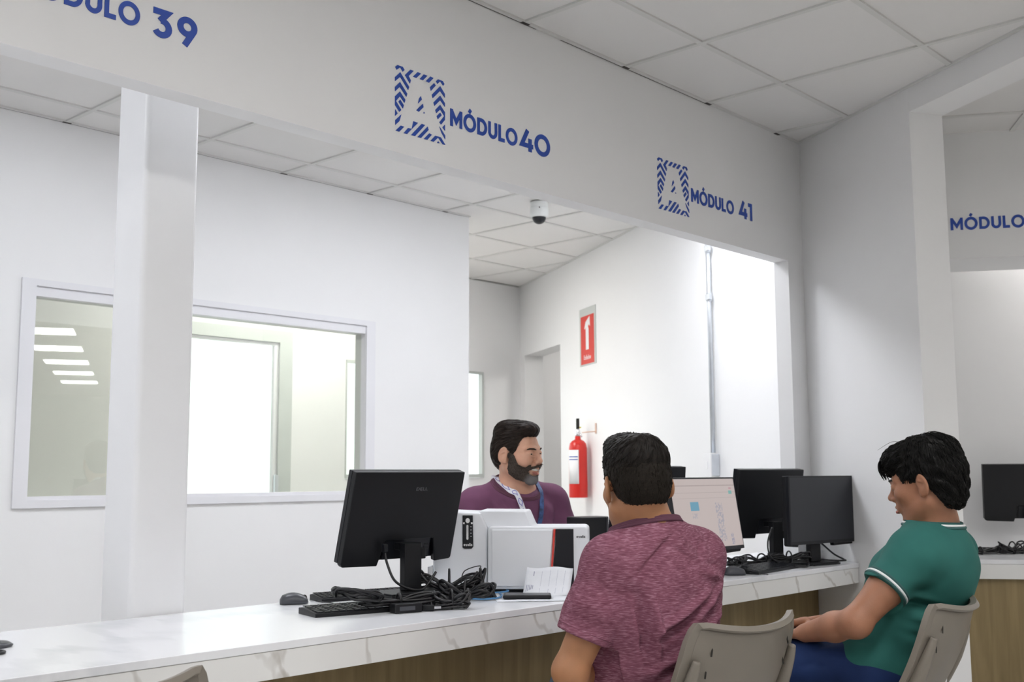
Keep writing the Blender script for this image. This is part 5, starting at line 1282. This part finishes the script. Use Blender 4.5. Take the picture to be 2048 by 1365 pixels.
    S.cap(nb-up*.06, nb-up*.012, .090, .078, .05); S.plane(nb-up*.012+f*.02, norm(up*.85+f*.5), within=(nb+up*.10, .16))
    for a, b, h in (((.12, .02), (.05, -.12), -.006), ((.14, -.0), (.09, -.16), .006), ((.16, -.05), (.13, -.16), -.006), ((-.11, .03), (-.05, -.10), -.005), ((-.14, 0), (-.10, -.14), .005), ((.02, -.06), (.08, -.15), .005), ((-.15, -.07), (-.10, -.14), -.006)):
        S.fold(C+r*a[0]+up*a[1]+f*.11, C+r*b[0]+up*b[1]+f*.11, .011, h*1.8, ig=f)
    S.disp(lambda x, y, z: .0018*np.sin(z*50+x*30+2*np.sin(x*15+z*9)))
    build(S, 'shirt', M['plum'], T, off, 3)
    ax2 = norm(f-up*.588); e3 = np.cross(r, ax2); e3 = e3 if e3[2] > 0 else -e3
    for dz in (-.004, -.009, -.013):
        bm = bmesh.new(); tube(bm, [tuple(p-off) for p in ringfit(S, nb-up*.012+f*.02+e3*dz, r, ax2, out=-.0012)], .0036, 7, closed=True); obj('collar', bm, M['plum_rib'], T, smooth=True)
    def zt(u, d):
        for k in range(300):
            q = C+r*u+f*d+up*(.14-k*.001)
            if sdf_at(S, q)[0] < .0: return V(q+up*.005+f*.002-off)
        return V(C+r*u+f*d+up*.09-off)
    # lanyards: flat straps laid over the chest, hanging to a badge
    def strap(pts, w_, m, name):
        bm = bmesh.new(); P = spline(pts, 8); prev = None; rows = []
        for i, p in enumerate(P):
            tg = (P[min(i+1, len(P)-1)]-P[max(i-1, 0)]).normalized(); nrm_ = V(f*.9+up*.15); side = tg.cross(nrm_).normalized(); n2 = side.cross(tg).normalized()
            rows.append([bm.verts.new(p+side*w_/2*a+n2*b) for a, b in ((-1, 0), (1, 0), (1, .0016), (-1, .0016))])
        for A, B_ in zip(rows, rows[1:]):
            for k in range(4): bm.faces.new((A[k], A[(k+1) % 4], B_[(k+1) % 4], B_[k]))
        return obj(name, bm, m, T), P
    def zz(u, v, d):
        for k in range(400):
            q = C+r*u+up*v+f*(.30-k*.001); ix = [int(np.clip(np.searchsorted(S.ax[i], q[i]), 0, len(S.ax[i])-1)) for i in range(3)]
            if S.D[ix[0], ix[1], ix[2]] < .001: return V(q+f*.0045+up*(.004 if v > .03 else 0)-off)
            if .30-k*.001 < d-.07: break
        return V(C+r*u+up*v+f*d-off)
    a, P1 = strap([zt(.096, -.02), zt(.097, .012), zt(.094, .040), zz(.084, .050, .07), zz(.066, .035, .1), zz(.054, .0, .12), zz(.042, -.035, .14), zz(.030, -.07, .15), zz(.018, -.11, .15), zz(.008, -.16, .16), zz(0, -.22, .17)], .024, M['lanyard'], 'lanyard')
    # violet shapes along the strap
    bm = bmesh.new()
    L_ = len(P1); 
    for i in range(3, L_-10, 1):
        p = P1[i]; tg = (P1[i+1]-P1[i-1]).normalized(); nn = V(f*.9+up*.15); sd = tg.cross(nn).normalized(); n2 = sd.cross(tg).normalized()
        if n2.dot(V(f)) < 0: n2 = -n2
        ph = i % 9
        if ph < 7:
            for e in (-1, 1):
                o1 = e*.0085*math.sin(PI*ph/6.); o2 = e*.0085*math.sin(PI*(ph+1)/6.) if ph < 6 else 0
                q0 = p+n2*.0026; q1 = P1[i+1]+n2*.0026
                bm.faces.new([bm.verts.new(x) for x in (q0+sd*(o1-.0016), q0+sd*(o1+.0016), q1+sd*(o2+.0016), q1+sd*(o2-.0016))])
    obj('lanyard_print', bm, M['lanyard_print'], a)
    strap([zt(-.084, -.02), zt(-.084, .012), zt(-.082, .040), zz(-.074, .050, .07), zz(-.068, .03, .1), zz(-.058, -.01, .13), zz(-.046, -.05, .14), zz(-.034, -.09, .15), zz(-.02, -.15, .16), zz(-.006, -.22, .17)], .020, M['lanyard_blue'], 'lanyard')
    P = Field((3.2, 2.75, .02), (3.9, 3.55, .72), .009); P.frame(); P.ell(pel-up*.01, (.175, .145, .10), .05, 'u', tor)
    for s in (-1, 1): k = pel+r*s*.12+f*.30-up*.03; P.chain([pel+r*s*.09, k, k-up*.42-f*.05], [.098, .078, .065], .03)
    build(P, 'trousers', M['slot'], T, off, 1)
    for s in (-1, 1):
        bm = bmesh.new(); c = pel+r*s*.12+f*.33-off; c[2] = .05; mt_ = Matrix.Translation(c) @ Matrix.Rotation(-az, 4, 'Z') @ Matrix.Diagonal((.05, .14, .05, 1))
        bmesh.ops.create_uvsphere(bm, u_segments=20, v_segments=12, radius=1, matrix=mt_); obj('shoe', bm, M['black'], T, smooth=True)
    # his chair
    t = thing('office_chair', 'black office chair behind the counter, its edge showing left of the white printer', 'chair', (3.47, 3.37, 0), math.pi-az)
    bm = bmesh.new(); prism(bm, [(.24*math.cos(a/16*PI)*(1-.1*math.sin(a/16*PI)), .23*math.sin(a/16*PI)) for a in range(32)], .44, .50); obj('seat', bm, M['black'], t, bevel=.02, seg=3)
    bm = bmesh.new()
    R_ = [[bm.verts.new((.25*math.sin(u*.9)/math.sin(.9)*(1-.25*abs(v-.5)**2*4*.5), -.25+.07*(1-math.cos(u*.9))*1.8+.0*v-dy, .52+.30*v)) for dy in (0, .03) for u in [(-1+i/6) for i in range(13)]] for v in [j/8 for j in range(9)]]
    for A, B_ in zip(R_, R_[1:]):
        for i in range(12): bm.faces.new((A[i], A[i+1], B_[i+1], B_[i])); bm.faces.new((A[13+i+1], A[13+i], B_[13+i], B_[13+i+1]))
        bm.faces.new((A[0], B_[0], B_[13], A[13])); bm.faces.new((A[12], A[25], B_[25], B_[12]))
    for A in (R_[0], R_[-1]):
        for i in range(12): bm.faces.new((A[i], A[i+1], A[13+i+1], A[13+i]))
    obj('backrest', bm, M['black'], t, bevel=.006)
    bm = bmesh.new(); tube(bm, [(0, -.22, .62), (0, -.28, .55), (0, -.20, .43), (0, 0, .43)], .02, 8); obj('back_bracket', bm, M['black'], t, smooth=True)
    bm = bmesh.new(); lathe(bm, [(.001, .09), (.03, .09), (.028, .44), (.001, .44)], 16); obj('gas_column', bm, M['black'], t, smooth=True)
    for k in range(5):
        bm = bmesh.new(); a = 2*PI*k/5+.3; tube(bm, [(0, 0, .11), (.28*math.cos(a), .28*math.sin(a), .07)], .02, 8, radii=[.026, .016]); l = obj('leg', bm, M['black'], t, smooth=True)
        bm = bmesh.new(); lathe(bm, [(.001, -.012), (.028, -.012), (.028, .012), (.001, .012)], 16, rmtx((.28*math.cos(a), .28*math.sin(a), .029), a, PI/2)); obj('caster', bm, M['slot'], l, smooth=True)
cashier()

# ================================================================= MAN IN GREEN (profile)
def man_green():
    T, off = person('man in a teal t-shirt and navy shorts seated in profile with hands in his lap', (3.34, 1.55))
    az = math.radians(-6); f = np.array((math.sin(az), math.cos(az), 0)); r = np.array((math.cos(az), -math.sin(az), 0)); up = np.array((0, 0, 1.))
    shL = np.array((3.252, 1.386, .905)); C = np.array((3.410, 1.392, .905)); shR = C+r*.18
    hc = np.array((3.379, 1.392, 1.117)); HR = rotm(math.radians(-6), math.radians(11), math.radians(-2)); hs = 1.04
    nb = np.array((3.418, 1.388, 1.005)); pel = np.array((3.340, 1.545, .565))
    elL = np.array((3.092, 1.500, .722)); wrL = np.array((3.165, 1.700, .667)); elR = shR+r*.04+f*.10-up*.21; wrR = np.array((3.30, 1.765, .668))
    F = Field((2.88, 1.15, 0), (3.85, 2.30, 1.29), .0065, (((3.27, 3.50, .0030), (3.02, 3.27, .0042)), ((1.27, 1.54, .0030), (1.66, 1.86, .0036)), ((.98, 1.28, .0030), (.60, .72, .0036))))
    F.frame(); F.chain([pel, pel*.5+C*.5, C-up*.03], [.12, .11, .11], .05); F.chain([shL, C, shR], [.05, .07, .05], .05)
    for s, sh, el, wr in ((-1, shL, elL, wrL), (1, shR, elR, wrR)):
        F.chain([sh, sh*.5+el*.5, el], [.054, .050, .041], .02); F.ell(tuple(el+np.array((-.0, -.010, -.006))), (.033, .034, .031), .02)
        F.chain([el, el*.6+wr*.4, wr], [.042, .042, .028], .02)
        k = pel+r*s*.12+f*.44-up*.02; F.chain([pel+r*s*.09, k, k-up*.44], [.085, .062, .045], .03)
        F.cap(k-up*.47, k-up*.50+f*.14, .04, .035, .02)
    hand(F, wrL, f*.9+r*.55-up*.18, -up*.9-f*.1, r*.8+f*.1+up*.4, .62, 1.0)
    hand(F, wrR+up*.012, f*.35-r*.9+up*.02, -up*.9-f*.2, f*-.2-r*.2-up*.1+f*-.5, .55, 1.0); F.frame()
    F.chain([nb-up*.07, nb+up*.01, hc-HR[:, 1]*.016-up*.045], [.068, .060, .062], .03)
    F.cap(nb-up*.02, shL*.6+C*.4+up*.02, .045, .03, .05); F.cap(nb-up*.02, shR*.6+C*.4+up*.02, .045, .03, .05)
    head(F, HR, hc, hs); lids(F, .35); F.frame()
    build(F, 'body', M['skinC'], T, off, 1); eyes(T, HR, hc, hs, off, 0, (0, -.8))
    bm = bmesh.new()
    for s in (-1, 1): tube(bm, [tuple(HR @ (np.array((s*x, y, z))*hs)+hc-off) for x, y, z in ((.012, .0965, .0245), (.026, .0940, .0280), (.040, .0845, .0285), (.052, .0705, .0235))], .004, 8, radii=[.0026, .0034, .0029, .0015])
    obj('eyebrows', bm, M['hairC'], T, smooth=True)
    bm = bmesh.new(); tube(bm, [tuple(HR @ (np.array((x, .1015-abs(x)**1.6*8, z+abs(x)*.1))*hs)+hc-off) for z in (-.0655,) for x in np.linspace(-.019, .019, 9)], .0050*hs, 8, radii=[.0050*hs*(.35+.65*math.sin(PI*(k+.5)/9)) for k in range(9)]); obj('lips', bm, M['lips'], T, smooth=True)
    # hair
    H = F.like().frame(HR, hc, hs)
    H.ell((0, -.018, .050), (.084, .103, .087), .01); H.ell((0, -.052, .006), (.075, .064, .082), .03); H.ell((0, -.062, -.045), (.052, .036, .040), .03)
    H.lmask(lambda D, x, y, z: np.maximum(D, (np.interp(y, [-.14, -.075, -.055, -.04, -.02, .016, .022, .040, .050, .075, .10], [-.084, -.084, -.068, -.035, .014, .016, -.004, -.002, .040, .058, .062])-z)*.65), .06)
    H.ell((0, .046, .084), (.067, .058, .040), .03); H.ell((0, .084, .072), (.050, .022, .026), .02); H.ell((0, -.035, .092), (.07, .07, .042), .03)
    H.disp(lambda x, y, z: .0035*np.sin(x*95+y*60+2*np.sin(z*50))*np.sin(y*85-z*70)+.0015*np.sin(x*260+z*200+y*60))
    hb = build(H, 'hair', M['hairC'], T, off, 1)
    def flowC(q):
        if q[1] > .03 and q[2] > .05: return (q[0]*1.5-.15, 1.0, -.35)
        return (q[0]*7, (q[1]+.03)*7, -.9+6*max(0, q[2]-.06))
    surf_strands('hair_strands', M['hairC'], T, H, hb, off, 2200, flowC, 13, (.04, .08), .0011, .0022, tip=.004)
    def fly(rd):
        x0 = rd.uniform(-.03, .05); y0 = rd.uniform(-.06, .05); h = rd.uniform(.003, .010); L_ = rd.uniform(.05, .09)
        return [(x0, y0, .130), (x0, y0+L_*.4, .136+h), (x0, y0+L_, .124+h*.4)] if rd.random() < .5 else [(x0, y0, .132), (x0, y0-L_*.5, .130+h), (x0*1.2, y0-L_*1.1, .092+h*.6)]
    strands('loose_strands', M['hairC'], T, HR, hc, hs, off, 12, fly, 3, r=.0006)
    def fr_(rd):
        s = rd.uniform(-.05, .02); return [(s, .075, .105), (s-.004, .102, .088), (s-.006, .109, .064), (s-.004, .104, rd.uniform(.030, .048))]
    strands('fringe_tips', M['hairC'], T, HR, hc, hs, off, 26, fr_, 4, r=.0013)
    # shirt
    S = Field((2.98, 1.18, .47), (3.85, 1.80, 1.09), .0045); S.frame()
    lean = norm(C-pel); tor = np.stack([r, norm(f-lean*(f@lean)), lean], 1)
    te = lambda c, rad, k=.06: S.ell(c, rad, k, 'u', tor)
    mid = (pel+C)/2
    te(pel+up*.0-f*.005, (.186, .138, .125)); te(mid-up*.05+f*.0, (.165, .118, .13)); te(mid+up*.08-f*.004, (.172, .110, .13)); te(C-up*.06-f*.012, (.180, .106, .12)); te(C+up*.005-f*.012, (.155, .095, .075))
    for s, sh, el in ((-1, shL, elL), (1, shR, elR)):
        S.cap(C+up*.050+r*s*.03-f*.008, sh+up*.008, .058, .062, .05); S.ell(tuple(sh), (.072, .074, .070), .04)
        S.chain([sh, sh*.5+el*.5, sh*.3+el*.7], [.070, .065, .062], .022)
        d = norm(el-sh); c = sh*.50+el*.50; S.plane(c, d, within=(c+d*.075+r*s*.035, .088))
    S.cap(nb-up*.055, nb-up*.006, .088, .074, .05); S.plane(nb+up*.000-f*.0, norm(up*.99-f*.06), within=(nb+up*.10, .16))
    dl = norm(elL-shL)
    for a, b, rr, h in (((-.10, -.13), (.05, -.10), .010, .005), ((-.10, -.16), (.06, -.13), .010, -.006), ((-.09, -.20), (.07, -.17), .012, .005), ((-.08, -.27), (.08, -.22), .012, -.005)):
        S.fold(C+f*-a[0]*0+r*-.12-f*b[0]+up*(a[1]), C+r*-.13+f*.06+up*(b[1]+.01), rr, h*1.6, ig=r)
    for q in range(5): S.fold(shL-up*(.07+.02*q)+f*.05+r*.02, shL-up*(.06+.028*q)-f*.05+r*.04, .009, .004*(-1)**q, ig=r)
    for q in range(6): S.fold(pel+up*(.01+.035*q)+f*.11-r*.13, pel+up*(.05+.045*q)-f*.03-r*.16, .010, .008*(-1)**q)
    S.disp(lambda x, y, z: .0018*np.sin(z*48+y*30+2*np.sin(y*15+z*9))+.0008*np.sin(y*80-z*45))
    build(S, 'shirt', M['teal'], T, off, 3)
    for sh, el in ((shL, elL), (shR, elR)):
        dl = norm(el-sh); e1 = norm(np.cross(dl, up)); e2 = np.cross(dl, e1); c0 = (sh+el)/2
        for dd, m_, nm, rr, ou in ((-.0035, M['teal_rib'], 'sleeve_edge', .0040, -.001), (-.0105, M['white_knit'], 'sleeve_stripe', .0045, -.001), (-.0185, M['teal_rib'], 'sleeve_rib', .0048, -.0018)):
            bm = bmesh.new(); tube(bm, [tuple(p-off) for p in ringfit(S, c0+dl*dd, e1, e2, rmax=.082, out=ou)], rr, 8, closed=True); obj(nm, bm, m_, T, smooth=True)
    cN = nb; ax2 = norm(f+up*.06); e3 = np.cross(r, ax2); e3 = e3 if e3[2] > 0 else -e3
    for dz, m_, nm, rr in ((-.002, M['teal_rib'], 'collar_edge', .0034), (-.0085, M['white_knit'], 'collar_stripe', .0042), (-.015, M['teal_rib'], 'collar', .0040)):
        bm = bmesh.new(); tube(bm, [tuple(p-off) for p in ringfit(S, nb+e3*dz, r, ax2, out=.0004)], rr, 8, closed=True); obj(nm, bm, m_, T, smooth=True)
    bm = bmesh.new(); tube(bm, [tuple(cN-off+up*.018+r*.065*math.cos(2*PI*k/48)+norm(f+up*.05)*.070*math.sin(2*PI*k/48)) for k in range(48)], .0011, 6, closed=True); obj('necklace', bm, M['gold'], T, smooth=True)
    # shorts
    P = Field((3.0, 1.28, .38), (3.75, 2.10, .70), .0055); P.frame(); P.ell(pel-up*.02, (.178, .150, .095), .05, 'u', np.stack([r, f, up], 1))
    for s in (-1, 1): k = pel+r*s*.12+f*.44-up*.02; P.chain([pel+r*s*.085, k], [.100, .086], .03)
    P.plane(pel+f*.40, f)
    rd = random.Random(8)
    for q in range(16):
        a = pel+f*rd.uniform(.02, .16)-r*rd.uniform(.02, .20)+up*rd.uniform(.0, .10); P.fold(a, a+f*rd.uniform(.05, .14)-r*.04-up*rd.uniform(-.03, .05), .009, rd.choice((-.006, .006)))
    P.disp(lambda x, y, z: .002*np.sin(y*60+x*45+2*np.sin(x*30)))
    build(P, 'shorts', M['navy'], T, off, 1)
    for s in (-1, 1):
        bm = bmesh.new(); c = pel+r*s*.12+f*.53-off; c[2] = .05; mt_ = Matrix.Translation(c) @ Matrix.Rotation(-az, 4, 'Z') @ Matrix.Diagonal((.05, .14, .05, 1))
        bmesh.ops.create_uvsphere(bm, u_segments=20, v_segments=12, radius=1, matrix=mt_); obj('shoe', bm, M['black'], T, smooth=True)
man_green()
